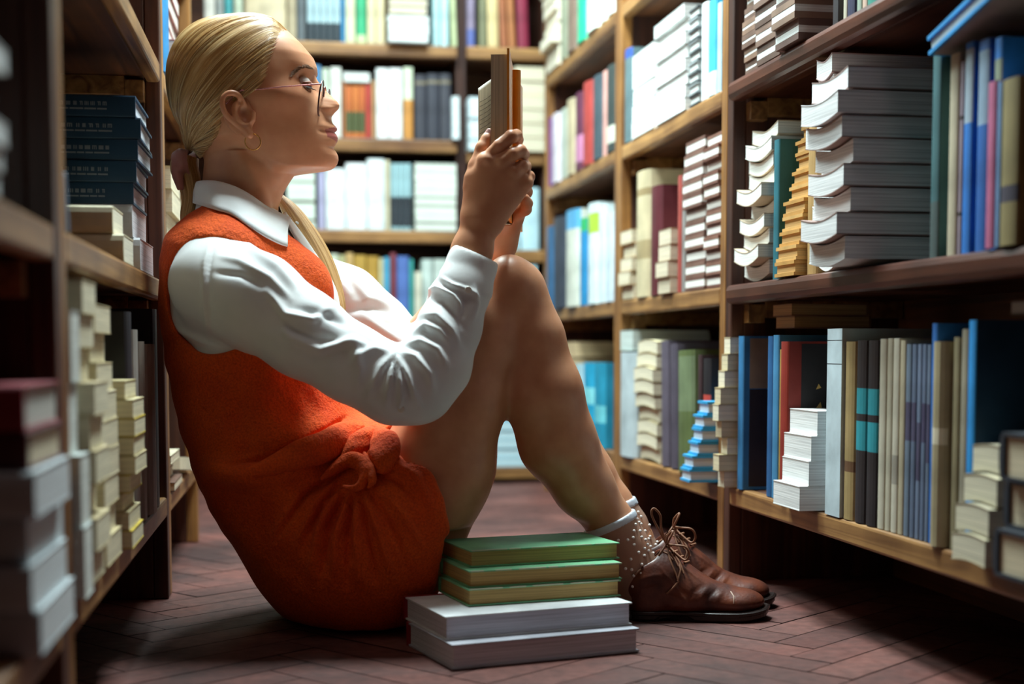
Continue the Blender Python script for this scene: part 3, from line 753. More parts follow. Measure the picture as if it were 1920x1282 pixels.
# ================================================================= pile on the floor in front of the woman
def floor_book(px, py, z, ang, L, w, t, cover, pages, label, **kw):
    """front left corner given by its pixel and height; long fore edge runs to the right"""
    b = ray(px, py)[1]; D = (z - CAMZ) / b; p = P(px, py, D)
    a = ang
    ex = wdir(math.cos(a), math.sin(a)); ey = wdir(-math.sin(a), math.cos(a))
    # local: X thickness -> up, Y spine->fore = -ey, Z height = up x (-ey)
    Z = Vector((0, 0, 1)).cross(-ey)
    base = p + ey * w + Vector((0, 0, t / 2)) + (ex * L if Z.dot(ex) < 0 else Vector((0, 0, 0)))
    M = Matrix(((0, -ey.x, Z.x, base.x), (0, -ey.y, Z.y, base.y), (1, -ey.z, Z.z, base.z), (0, 0, 0, 1)))
    M.col[0] = (0, 0, 1, 0)
    return book(M, t - 0.0003, w, L, cover, pages, label, **kw)
fb1 = floor_book(848, 1256, 0.0005, R(24), 0.253, 0.155, 0.0300, '#b9bcc6', '#dcdce6', 'lowest white volume with a red spine edge, resting on the parquet', hard=True, c=0.0022, band=(0, 1, '#8e1420'))
fb2 = floor_book(835, 1201, 0.0305, R(23), 0.253, 0.152, 0.0290, '#e9eef2', '#dcdce6', 'upper white volume with a red spine edge under the green books', hard=True, c=0.0018, band=(0, 1, '#8e1420'))
for bk, t_, L_ in ((fb1, .0297, .253), (fb2, .0287, .253)):
    mb = MB(); mb.box(-t_ / 2 - .0004, t_ / 2 + .0004, -.0040, .0035, -.0003, L_ + .0003); mb.build('spine_cloth', [cover_mat('#98141e')], bk)
GP = ['#c8a468', '#cba566', '#d2ae72']
zg = 0.0600
for i, (px, py) in enumerate([(878, 1137), (880, 1103), (882, 1064)]):
    nm = ['lowest green edged old book lying on the white volumes', 'middle green edged old book with a chipped cover in the floor pile', 'topmost old book with a bright green cover on the floor pile'][i]
    gb = floor_book(px, py, zg, R([21, 20.5, 21.5][i]), 0.210, 0.119, 0.0215, '#7cc494', GP[i], nm, hard=True, c=0.0016, sag=0.0)
    mb = MB(); r2 = random.Random(i); k = .002            # chipped pale rim of the upper board
    while k < .205:
        l = r2.uniform(.012, .05); mb.box(.0214 / 2 - .0010, .0214 / 2 + .0003, .119 - .0016 * r2.uniform(.5, 1.4), .1194, k, min(k + l, .2095)); k += l + r2.uniform(.002, .02)
    mb.build('worn_rim', [cover_mat('#cfd0b4')], gb)
    zg += 0.0218

# pale spine lettering of the navy stack, too soft to read
for bk in navy:
    mb = MB(); r2 = random.Random(len(bk.name) + int(bk.matrix_world[2][3] * 1e4)); y = .036; n = 17
    for k in range(n):
        w_ = r2.uniform(.0042, .0066)
        for s_ in range(r2.choice((2, 3))):
            z = y + s_ * w_ * .42; mb.box(.0002, .0052, -.0014, -.0010, z, z + w_ * .22)
        if r2.random() < .7: mb.box(r2.choice((.0002, .0040)), .0052, -.0014, -.0010, y, y + w_ * .85)
        y += w_ + .0028
    k = .036
    while k < y - .01:
        l = r2.uniform(.006, .02); mb.box(-.0050, -.0030, -.0014, -.0010, k, k + l); k += l + .0015
    mb.build('spine_lettering', [cover_mat('#8c96a4')], bk)
# bright blue volume lying across the tops of the blue flaked ones
uA, zA = FR.at2(1758, 108); ang = R(13)
M = FR.mat(uA, -0.012, zA + .012) @ Matrix.Rotation(ang * (-FR.lx()) * -1, 4, 'Y')
sgn = -FR.lx()
A = Matrix(((0, 0, sgn, 0), (0, -1, 0, .20), (1, 0, 0, 0), (0, 0, 0, 1)))
if A.to_3x3().determinant() < 0: A = Matrix(((0, 0, sgn, 0), (0, 1, 0, 0), (1, 0, 0, 0), (0, 0, 0, 1)))
bk = book(M @ A, .022, .20, .185, '#1f95dc', '#dfeaea', 'bright blue volume lying tilted over the blue flaked volumes', hard=True, c=.0045)
mb = MB(); mb.box(-.0114, -.0110, .004, .196, .004, .181); mb.build('cover_print', [cover_mat('#9a8f88')], bk)
row(FR, z1, [
 (1846, 1915, 563, 'grey cream book lying flat over the big blue volume', '#6e6056', dict(st=True, n=1, zb=.4165, pages='#b8b4aa', depth=0.17, rec=.02, pl='near right')),
 (1418, 1455, 570, 'brown wrapped book', '#7a4f30', dict(st=True, n=2, zb=.412, pages='#a07a50', depth=0.12, rec=.03, pl='lying over the blue pair, near right')),
], 'near right')
# ================================================================= signed distance modelling (body, clothes, shoes)
D0 = 2.02; L0 = -0.20
ROOTP = W3(L0, D0, 0)
PM = Matrix.Translation(ROOTP) @ Matrix.Rotation(-YAW, 4, 'Z')
person = empty('person', PM)
tag(person, 'seated blond woman in round glasses, white shirt and orange knitted dress reading on the floor', 'person')
def q(px, py, D=D0):
    a, b = ray(px, py)
    return np.array([a * D - L0, D - D0, CAMZ + b * D])
def smin(a, b, k):
    h = np.clip(0.5 + 0.5 * (b - a) / k, 0, 1)
    return b * (1 - h) + a * h - k * h * (1 - h)
def smax(a, b, k): return -smin(-a, -b, k)
class Field:
    def __init__(s, lo, hi, res):
        s.lo = np.array(lo, float); s.res = res
        s.n = np.ceil((np.array(hi) - s.lo) / res).astype(int) + 1
        s.v = np.full(s.n, 0.08, np.float32)
    def region(s, lo, hi):
        a = np.clip(np.floor((np.array(lo) - s.lo) / s.res).astype(int), 0, s.n)
        b = np.clip(np.ceil((np.array(hi) - s.lo) / s.res).astype(int) + 1, 0, s.n)
        sl = tuple(slice(i, j) for i, j in zip(a, b))
        g = np.meshgrid(*[s.lo[k] + s.res * np.arange(a[k], b[k]) for k in range(3)], indexing='ij')
        return sl, np.stack(g, -1).astype(np.float32)
    def add(s, d, sl, k=0.01, op='u'):
        if op == 'u': s.v[sl] = smin(s.v[sl], d, k)
        elif op == 's': s.v[sl] = smax(s.v[sl], -d, k)
        elif op == 'i': s.v[sl] = smax(s.v[sl], d, k)
    def cone(s, a, ra, b, rb, k=0.01, op='u', flat=None):
        """capsule with linear radius; flat=(axis vector, factor) squashes"""
        a = np.array(a, np.float32); b = np.array(b, np.float32); R_ = max(ra, rb) + k + 0.012
        sl, X = s.region(np.minimum(a, b) - R_, np.maximum(a, b) + R_)
        if X.size == 0: return
        ab = b - a; L2 = float(ab @ ab) + 1e-12
        t = np.clip(((X - a) @ ab) / L2, 0, 1); r = X - (a + t[..., None] * ab)
        if flat is not None:
            ax = np.array(flat[0], np.float32); ax /= np.linalg.norm(ax)
            c = r @ ax; r = r + (c * (1 / flat[1] - 1))[..., None] * ax
        d = np.linalg.norm(r, axis=-1) - (ra + (rb - ra) * t)
        if flat is not None: d = d * min(1, flat[1] * 1.2)
        s.add(d, sl, k, op)
    def chain(s, pts, k=0.01, op='u', flat=None):
        for (a, ra), (b, rb) in zip(pts[:-1], pts[1:]): s.cone(a, ra, b, rb, k, op, flat)
    def ell(s, c, r, k=0.01, op='u', ux=None, uz=None):
        c = np.array(c, np.float32); r = np.array(r, np.float32); m = float(r.max()) + k + 0.012
        sl, X = s.region(c - m, c + m)
        if X.size == 0: return
        Y = X - c
        if ux is not None:
            ux = np.array(ux, float); ux /= np.linalg.norm(ux)
            uz = np.array([0, 1, 0]) if uz is None else np.array(uz, float)
            uz = uz - ux * (uz @ ux); uz /= np.linalg.norm(uz); uy = np.cross(uz, ux)
            Y = np.stack([Y @ ux, Y @ uz, Y @ uy], -1)
        kk = np.linalg.norm(Y / r, axis=-1); k2 = np.linalg.norm(Y / (r * r), axis=-1) + 1e-9
        s.add((kk * (kk - 1) / k2).astype(np.float32), sl, k, op)
    def blur(s, n=1):
        for _ in range(n):
            for ax in range(3):
                v = s.v; p = np.roll(v, 1, ax); m = np.roll(v, -1, ax); s.v = 0.5 * v + 0.25 * (p + m)
    def mesh(s):
        v = s.v; ins = v < 0; n = s.n
        # cell vertices
        c = [v[i:n[0]-1+i, j:n[1]-1+j, k:n[2]-1+k] for i in (0, 1) for j in (0, 1) for k in (0, 1)]
        cnt = sum((x < 0).astype(np.int8) for x in c); act = (cnt > 0) & (cnt < 8)
        idx = -np.ones(act.shape, np.int64); A = np.argwhere(act); idx[act] = np.arange(len(A))
        acc = np.zeros((len(A), 3)); w = np.zeros(len(A))
        cor = [(i, j, k) for i in (0, 1) for j in (0, 1) for k in (0, 1)]
        cv = np.stack([x[act] for x in c], -1)
        for a in range(8):
            for b in range(a + 1, 8):
                ca, cb = np.array(cor[a]), np.array(cor[b])
                if np.abs(ca - cb).sum() != 1: continue
                va, vb = cv[:, a], cv[:, b]; m = (va < 0) != (vb < 0)
                t = np.where(m, va / np.where(m, va - vb, 1), 0)
                acc[m] += (ca + t[:, None] * (cb - ca))[m]; w[m] += 1
        V = s.lo + s.res * (A + acc / w[:, None])
        Fs = []
        for ax in range(3):
            o = [0, 0, 0]; o[ax] = 1
            s0 = ins[:n[0]-o[0], :n[1]-o[1], :n[2]-o[2]]; s1 = ins[o[0]:, o[1]:, o[2]:]
            ch = s0 != s1; E = np.argwhere(ch)
            u, w_ = (ax + 1) % 3, (ax + 2) % 3
            ok = (E[:, u] > 0) & (E[:, w_] > 0) & (E[:, u] < n[u]-1) & (E[:, w_] < n[w_]-1) & (E[:, ax] < n[ax]-1)
            E = E[ok]; sg = s0[tuple(E.T)]
            def g(du, dw):
                e = E.copy(); e[:, u] -= du; e[:, w_] -= dw; return idx[tuple(e.T)]
            q4 = np.stack([g(1, 1), g(0, 1), g(0, 0), g(1, 0)], -1)
            q4[~sg] = q4[~sg][:, ::-1]; Fs.append(q4)
        Fq = np.concatenate(Fs); Fq = Fq[(Fq >= 0).all(1)]
        return V, Fq
def vnormals(V, Fq):
    n = np.cross(V[Fq[:, 2]] - V[Fq[:, 0]], V[Fq[:, 3]] - V[Fq[:, 1]]); N = np.zeros_like(V)
    for k in range(4): np.add.at(N, Fq[:, k], n)
    return N / (np.linalg.norm(N, axis=1, keepdims=True) + 1e-12)
def laplace(V, Fq, it=2, lam=0.5):
    for _ in range(it):
        S = np.zeros_like(V); w = np.zeros(len(V))
        for k in range(4):
            np.add.at(S, Fq[:, k], V[Fq[:, (k + 1) % 4]] + V[Fq[:, (k - 1) % 4]]); np.add.at(w, Fq[:, k], 2)
        V = V + lam * (S / w[:, None] - V)
    return V
def topx(V):
    """local points -> picture pixels"""
    lat = V[:, 0] + L0; D = V[:, 1] + D0; u = V[:, 2] - CAMZ
    cp, sp = math.cos(PITCH), math.sin(PITCH)
    zc = D * cp - u * sp; yc = u * cp + D * sp
    return np.stack([960 + F * lat / zc, 641 + SHY - F * yc / zc], -1)
def polydist(p, poly):
    """distance (px) to a polyline and parameter along it"""
    best = np.full(len(p), 1e9); tt = np.zeros(len(p)); m = len(poly) - 1
    for i in range(m):
        a = np.array(poly[i], float); b = np.array(poly[i + 1], float); ab = b - a
        t = np.clip(((p - a) @ ab) / (ab @ ab), 0, 1); d = np.linalg.norm(p - a - t[:, None] * ab, axis=1)
        k = d < best; best[k] = d[k]; tt[k] = (i + t[k]) / m
    return best, tt
def folds(V, Fq, lst, near=True):
    """raise or sink soft folds along picture-traced curves on the side facing the lens"""
    N = vnormals(V, Fq); p = topx(V); f = np.zeros(len(V))
    side = np.clip(-N[:, 1] * 2.0 + 0.4, 0, 1) if near else np.clip(N[:, 1] * 2 + 0.4, 0, 1)
    for poly, w, h in lst:
        d, t = polydist(p, poly); e = np.sin(np.pi * np.clip(t, 0.02, 0.98)) ** 0.6
        f += h * np.exp(-(d / w) ** 2) * e
    return V + N * (f * side)[:, None]
def npmesh(name, V, Fq, mats, parent=None, mi=None, smooth=True):
    me = bpy.data.meshes.new(name); me.vertices.add(len(V)); me.vertices.foreach_set('co', np.asarray(V, np.float32).ravel())
    Fq = np.asarray(Fq); k = Fq.shape[1]
    me.loops.add(len(Fq) * k); me.loops.foreach_set('vertex_index', Fq.astype(np.int32).ravel())
    me.polygons.add(len(Fq)); me.polygons.foreach_set('loop_start', np.arange(0, len(Fq) * k, k, dtype=np.int32))
    for m in (mats if isinstance(mats, (list, tuple)) else [mats]): me.materials.append(m)
    if mi is not None: me.polygons.foreach_set('material_index', np.asarray(mi, np.int32))
    me.polygons.foreach_set('use_smooth', [smooth] * len(Fq))
    me.update(calc_edges=True); me.validate()
    o = bpy.data.objects.new(name, me); COL.objects.link(o)
    if parent: o.parent = parent
    return o
def J(*parts):
    V = []; Fq = []; MI = []; b = 0
    for v, f, m in parts:
        V.append(np.asarray(v)); Fq.append(np.asarray(f) + b); MI.append(np.full(len(f), m) if np.isscalar(m) else np.asarray(m)); b += len(v)
    return np.concatenate(V), np.concatenate(Fq), np.concatenate(MI)
def tubeq(pts, rad, seg=8, flat=None):
    """quad tube as numpy, open ends pinched"""
    pts = [np.array(p, float) for p in pts]
    if not hasattr(rad, '__len__'): rad = [rad] * len(pts)
    V, Fc = tube([tuple(p) for p in pts], [max(r, 1e-5) for r in rad], seg)
    V = np.array([tuple(v) for v in V]); Fc = [f for f in Fc if len(f) == 4]
    return V, np.array(Fc)
# ---------------------------------------------------------------- materials of the woman
def skin_material():
    m, nt, b = newmat('skin')
    n = tex(nt, 'ShaderNodeTexNoise', 'Object', (25, 25, 25), Scale=1.0, Detail=5.0)
    nt.links.new(ramp(nt, n.outputs['Fac'], [(0.3, lin('#c48560')), (0.7, lin('#d99e78'))]), b.inputs['Base Color'])
    b.inputs['Roughness'].default_value = 0.42
    b.inputs['Subsurface Weight'].default_value = 0.12; b.inputs['Subsurface Radius'].default_value = (1, 0.35, 0.2); b.inputs['Subsurface Scale'].default_value = 0.012
    n2 = tex(nt, 'ShaderNodeTexNoise', 'Object', (500, 500, 500), Scale=1.0); bump(nt, b, n2.outputs['Fac'], 0.08, 0.0004)
    return m
SKIN = skin_material()
LIPM = plain('lips', '#b0605a', 0.4); NAILM = plain('nails', '#cfa39a', 0.3)
def cloth_material(name, col, col2, rough, knit=False):
    m, nt, b = newmat(name)
    n = tex(nt, 'ShaderNodeTexNoise', 'Object', (14, 14, 14), Scale=1.0, Detail=4.0)
    base = ramp(nt, n.outputs['Fac'], [(0.3, lin(col)), (0.7, lin(col2))])
    b.inputs['Roughness'].default_value = rough
    if knit:
        w = tex(nt, 'ShaderNodeTexVoronoi', 'Object', (150, 150, 110), Scale=1.0)
        n3 = tex(nt, 'ShaderNodeTexNoise', 'Object', (420, 420, 420), Scale=1.0, Detail=3.0)
        mm = nt.nodes.new('ShaderNodeMath'); mm.operation = 'MULTIPLY_ADD'; mm.inputs[1].default_value = 0.8
        nt.links.new(w.outputs['Distance'], mm.inputs[0]); nt.links.new(n3.outputs['Fac'], mm.inputs[2])
        bump(nt, b, mm.outputs[0], 0.75, 0.0022)
        sp = ramp(nt, n3.outputs['Fac'], [(0.35, (0.62, 0.5, 0.45, 1)), (0.6, (1, 1, 1, 1))])
        base = mixc(nt, base, sp, 0.7, 'MULTIPLY')
        b.inputs['Sheen Weight'].default_value = 0.08; b.inputs['Sheen Tint'].default_value = lin('#ff8a50')
    else:
        n3 = tex(nt, 'ShaderNodeTexNoise', 'Object', (60, 60, 14), Scale=1.0, Detail=4.0); bump(nt, b, n3.outputs['Fac'], 0.25, 0.0015)
        b.inputs['Sheen Weight'].default_value = 0.1
    nt.links.new(base, b.inputs['Base Color'])
    return m
SHIRT = cloth_material('white_cotton', '#d9dedf', '#e8eceb', 0.75)
KNIT = cloth_material('orange_knit', '#d84800', '#ee6004', 0.9, knit=True)
# ---------------------------------------------------------------- head as profile driven surface
AX = 470.0; MPX = D0 / F
def itp(tab, x, c=1):
    a = np.array(tab, float); return np.interp(x, a[:, 0], a[:, c])
def spl(tab, x, c=1):
    """smooth monotone-ish interpolation: linear then light smoothing"""
    xs = np.linspace(x.min() - 12, x.max() + 12, 1200); y = itp(tab, xs, c); k = np.hanning(61); k /= k.sum()
    y = np.convolve(np.pad(y, 30, mode='edge'), k, mode='valid'); return np.interp(x, xs, y)
BASE = [(36, 3, 6, .004), (38, 22, 44, .018), (43, 42, 72, .032), (50, 58, 92, .043), (60, 74, 108, .052), (75, 92, 123, .0605), (92, 105, 134, .067), (110, 115.5, 141, .0715), (128, 120.5, 145, .0745),
        (140, 117, 146, .0755), (155, 116, 146, .0755), (175, 123, 144, .075), (200, 131, 139, .0735), (220, 138, 131, .0705), (240, 143, 119, .067), (260, 147, 106, .0635), (280, 150, 96, .059), (300, 152, 92, .054),
        (318, 146, 90, .050), (340, 120, 88, .050), (460, 60, 90, .05)]
PROF = [(30, 472), (50, 528), (59, 539), (84, 565), (109, 585.5), (120, 590), (128, 592), (136, 591), (143, 590), (150, 593), (160, 600), (168, 607), (176, 615), (184, 623), (190, 630), (197, 634.5), (203, 633.5), (208, 630),
        (213, 624.5), (218, 619.5), (225, 619.5), (231, 621.5), (236, 626.5), (240, 630), (244, 630), (248, 624.5), (252, 628.5), (258, 631.5), (265, 630.5), (271, 627), (276, 623.5), (280, 625), (286, 629), (293, 632), (300, 632.5), (307, 630.5), (313, 626), (318, 618), (330, 600)]
def headmesh():
    py = np.concatenate([np.linspace(36, 50, 18)[:-1], np.linspace(50, 450, 330)]); nt_ = 220
    th = np.linspace(-np.pi, np.pi, nt_, endpoint=False); TH, PY = np.meshgrid(th, py)
    Fb = spl(BASE, PY, 1) * MPX; Bb = spl(BASE, PY, 2) * MPX; Wd = spl(BASE, PY, 3)
    c, s = np.cos(TH), np.sin(TH); n = 2.25
    fb = np.where(c > 0, Fb, Bb)
    r = ((np.abs(c) / fb) ** n + (np.abs(s) / Wd) ** n) ** (-1 / n)
    lx, ly = r * c, r * s
    # profile feature added along x with lateral fall-off
    pr = np.interp(PY, [a for a, _ in PROF], [b for _, b in PROF])
    diff = (pr - AX) * MPX - np.interp(PY, py, spl(BASE, py, 1)) * MPX
    diff = np.where(PY < 45, 0, diff)
    sg = itp([(30, .05), (100, .05), (128, .035), (142, .010), (160, .0075), (176, .0085), (186, .0115), (196, .0135), (206, .0155), (213, .0145), (220, .017), (232, .019), (244, .0215), (262, .021), (276, .024), (300, .026), (320, .035)], PY)
    al = np.abs(ly); g = np.exp(-(al / sg) ** 2.4)
    lx = np.where(c > 0, lx + diff * g, lx)
    def G(y0, sy, a0, sa): return np.exp(-((PY - y0) / sy) ** 2 - ((al - a0) / sa) ** 2) * (c > 0)
    lx = lx - 0.0105 * G(161, 13, .031, .013) + 0.0035 * G(164, 7.5, .032, .011)     # socket and lid
    lx = lx + 0.0035 * G(137, 7, .030, .016)                                            # brow
    lx = lx + 0.0045 * G(206, 7, .0135, .0045) - 0.004 * G(209, 3.5, .0065, .0035)      # wing and nostril
    lx = lx - 0.0030 * G(250, 6, .026, .006)                                            # mouth corner
    lx = lx + 0.003 * G(190, 16, .045, .016)
    ly = ly + np.sign(ly) * (0.0035 * np.exp(-((PY - 192) / 20) ** 2 - ((lx / MPX - 72) / 34) ** 2) - 0.003 * np.exp(-((PY - 235) / 22) ** 2 - ((lx / MPX - 85) / 30) ** 2) - 0.002 * np.exp(-((PY - 128) / 16) ** 2 - ((lx / MPX - 75) / 25) ** 2))
    # neck
    nf = itp([(250, 100), (319, 90), (330, 79), (345, 69), (359, 61), (384, 51), (410, 44), (450, 40)], PY) * MPX
    nb = itp([(240, 110), (290, 84), (337, 88), (380, 94), (450, 100)], PY) * MPX
    nw = itp([(240, .052), (300, .050), (360, .052), (400, .058), (450, .07)], PY)
    fb2 = np.where(c > 0, nf, nb); r2 = ((np.abs(c) / fb2) ** 2 + (np.abs(s) / nw) ** 2) ** -0.5
    # sterno muscle
    r2 = r2 + 0.004 * np.exp(-((np.degrees(np.abs(TH)) - np.interp(PY, [290, 400], [100, 45])) / 12) ** 2) * (PY > 290)
    pj = np.interp(np.degrees(np.abs(TH)), [0, 20, 37, 50, 60, 78, 90, 110, 180], [322, 322, 323, 318, 311, 293, 281, 274, 292])
    wd = np.interp(np.degrees(np.abs(TH)), [0, 40, 70, 180], [5, 7, 12, 18])
    m = np.clip((PY - pj + wd) / (2 * wd), 0, 1); m = m * m * (3 - 2 * m)
    # under-jaw shape keeps rounding inward near the jaw edge
    X = lx * (1 - m) + r2 * c * m; Y = ly * (1 - m) + r2 * s * m
    o = np.array([q(AX, y, D0) for y in py])
    V = np.stack([o[:, 0][:, None] + X, Y, np.repeat(o[:, 2][:, None], nt_, 1)], -1).reshape(-1, 3)
    R_, Fc = len(py), []
    ii = np.arange(R_ - 1)[:, None] * nt_; jj = np.arange(nt_)[None]; j2 = (jj + 1) % nt_
    Fq = np.stack([ii + jj, ii + nt_ + jj, ii + nt_ + j2, ii + j2], -1).reshape(-1, 4)
    V = laplace(V, Fq, 2, 0.35)
    return V, Fq
HV, HF = headmesh()
hp = topx(HV); fc = HV[HF].mean(1); fp = hp[HF].mean(1); ay = np.abs(fc[:, 1])
up = (fp[:, 1] > 234.5 + np.clip(ay, 0, .02) * 350) & (fp[:, 1] < 249.5)
lo = (fp[:, 1] >= 249.5) & (fp[:, 1] < 268.5 - np.clip(ay, 0, .03) * 520)
lip = (up | lo) & (ay < 0.0225) & (fc[:, 0] > q(600, 250)[0])
HMI = np.where(lip, 1, 0)
from mathutils.bvhtree import BVHTree
HBVH = BVHTree.FromPolygons([tuple(v) for v in HV], [tuple(int(i) for i in f) for f in HF])
# ---------------------------------------------------------------- ear
def ear(side=1):
    """side +1 = the ear facing the lens"""
    De = 1.9475
    pt = lambda x, y, o=0.0: q(x, y, De - o)
    f = Field(pt(400, 275, 0) + np.array([0, -0.035, 0]), pt(492, 158, 0) + np.array([0, 0.03, 0]), 0.0008)
    f.ell(pt(446, 212, .002), (.020, .006, .031), 0.006, ux=(1, .12, 0.30), uz=(0.12, 1, 0))
    hel = [(458, 208, .003), (455, 192, .008), (446, 178, .012), (433, 174, .015), (422, 179, .017), (417, 191, .018), (420, 207, .017), (429, 220, .015), (442, 231, .012), (455, 241, .009), (464, 250, .007)]
    P3 = spline(hel, 30); f.chain([(pt(*p), .0033) for p in P3], 0.0025)
    f.chain([(pt(462, 243, .006), .006), (pt(467, 252, .006), .0062)], 0.005)
    ah = spline([(449, 190, .010), (440, 200, .011), (440, 213, .012), (448, 225, .011), (461, 229, .009)], 16)
    f.chain([(pt(*p), .0028) for p in ah], 0.003)
    f.cone(pt(474, 212, .004), .004, pt(473, 224, .004), .0042, 0.005)
    f.ell(pt(460, 213, .010), (.0085, .0075, .0115), 0.002, 's', ux=(1, 0, .1))
    f.ell(pt(431, 197, .0165), (.0055, .0045, .013), 0.002, 's', ux=(1, 0, .25))
    f.ell(pt(450, 193, .013), (.004, .004, .005), 0.002, 's')
    f.blur(1)
    V, Fq = f.mesh()
    if side < 0: V = V * np.array([1, -1, 1]); Fq = Fq[:, ::-1]
    return V, Fq
E1 = ear(1); E2 = ear(-1)
def pile_box(f, grow=0.004):
    """hollow left where the cloth rests against the floor pile"""
    a = math.radians(21); c = q(878, 1137, 1.78); sl, X = f.region(f.lo, f.lo + f.res * (f.n - 1))
    ex = np.array([math.cos(a), math.sin(a)]); ey = np.array([-math.sin(a), math.cos(a)])
    u = (X[..., 0] - c[0]) * ex[0] + (X[..., 1] - c[1]) * ex[1]; v = (X[..., 0] - c[0]) * ey[0] + (X[..., 1] - c[1]) * ey[1]
    d = np.maximum(np.maximum(-u - grow, u - .22), np.maximum(-v - .05, v - .126 - grow)); d = np.maximum(d, X[..., 2] - .127 - grow)
    d2 = np.maximum(np.maximum(-u - .085 , u - .22), np.maximum(-v - .05, v - .150 - grow)); d2 = np.maximum(d2, X[..., 2] - .060 - grow)
    f.v = smax(f.v, -d.astype(np.float32), .010)
# ---------------------------------------------------------------- legs, arms, torso (skin)
NL = [((745, 1020, 1.93), .085), ((815, 885, 1.935), .077), ((857, 745, 1.94), .0665), ((905, 640, 1.95), .056), ((957, 548, 1.955), .043)]
NS = [((968, 545, 1.955), .041), ((1000, 635, 1.955), .042), ((1017, 735, 1.96), .0545), ((1046, 830, 1.972), .0535), ((1094, 912, 1.985), .042), ((1145, 980, 1.998), .0325), ((1178, 1045, 2.002), .031), ((1195, 1110, 2.002), .031)]
FLg = [((760, 1000, 2.11), .085), ((830, 870, 2.11), .077), ((862, 740, 2.105), .066), ((905, 630, 2.10), .056), ((948, 540, 2.09), .043)]
FS = [((955, 536, 2.09), .041), ((992, 625, 2.09), .042), ((1012, 725, 2.09), .054), ((1046, 815, 2.09), .053), ((1100, 890, 2.09), .040), ((1143, 948, 2.09), .034), ((1185, 1015, 2.09), .031), ((1205, 1080, 2.09), .031)]
cv = lambda L: [(q(*p), r) for p, r in L]
f = Field([-0.36, -0.30, -0.02], [0.62, 0.30, 0.66], 0.0035)
f.chain(cv(NL), 0.015); f.chain(cv(NS), 0.012); f.chain(cv(FLg), 0.015); f.chain(cv(FS), 0.012)
f.ell(q(952, 522, 1.945), (.024, .030, .030), 0.02)                    # kneecap
f.ell(q(941, 508, 2.09), (.022, .028, .026), 0.02)
f.chain([(q(650, 1030, 2.02), .11), (q(520, 830, 2.02), .095), (q(480, 650, 2.02), .09), (q(465, 520, 2.02), .085), (q(455, 430, 2.02), .05)], 0.04)
f.cone(q(650, 1040, 1.95), .095, q(650, 1040, 2.09), .095, 0.04)
f.chain([(q(430, 500, 1.93), .05), (q(430, 530, 1.87), .045), (q(570, 627, 1.85), .037), (q(770, 722, 1.848), .033), (q(850, 600, 1.865), .029)], 0.02)
f.chain([(q(450, 500, 2.10), .05), (q(480, 510, 2.17), .045), (q(640, 600, 2.19), .038), (q(765, 665, 2.17), .034), (q(850, 565, 2.11), .029), (q(900, 495, 2.07), .024)], 0.02)
pile_box(f, .011)
f.blur(2)
BV, BF = f.mesh(); BV = laplace(BV, BF, 3, 0.5)
# ---------------------------------------------------------------- hands
def grip(f):
    """the held book presses into the hands: its slabs are taken out of the flesh"""
    sp = q(962, 122, 2.03)[:2]; z1_ = q(950, 96, 1.90)[2]; z0_ = z1_ - .215; sl, X = f.region(f.lo, f.lo + f.res * (f.n - 1))
    for e, t0, t1 in ((q(955, 200, 1.90)[:2] - sp, -.0252, .0006), (q(980, 200, 2.15)[:2] - sp, -.0006, .0252)):
        L = np.linalg.norm(e); d_ = e / L; n = np.array([-d_[1], d_[0]]); px = X[..., 0] - sp[0]; py_ = X[..., 1] - sp[1]
        u = px * d_[0] + py_ * d_[1]; v = px * n[0] + py_ * n[1]
        d = np.maximum(np.maximum(-u - .009, u - L - .0008), np.maximum(t0 - v, v - t1)); d = np.maximum(d, np.maximum(z0_ - .002 - X[..., 2], X[..., 2] - z1_ - .006))
        f.v = smax(f.v, -d.astype(np.float32), .0012)
    d = np.sqrt((X[..., 0] - sp[0] - .0035) ** 2 + (X[..., 1] - sp[1]) ** 2) - .0085; d = np.maximum(d, z0_ - .002 - X[..., 2]); f.v = smax(f.v, -d.astype(np.float32), .0012)
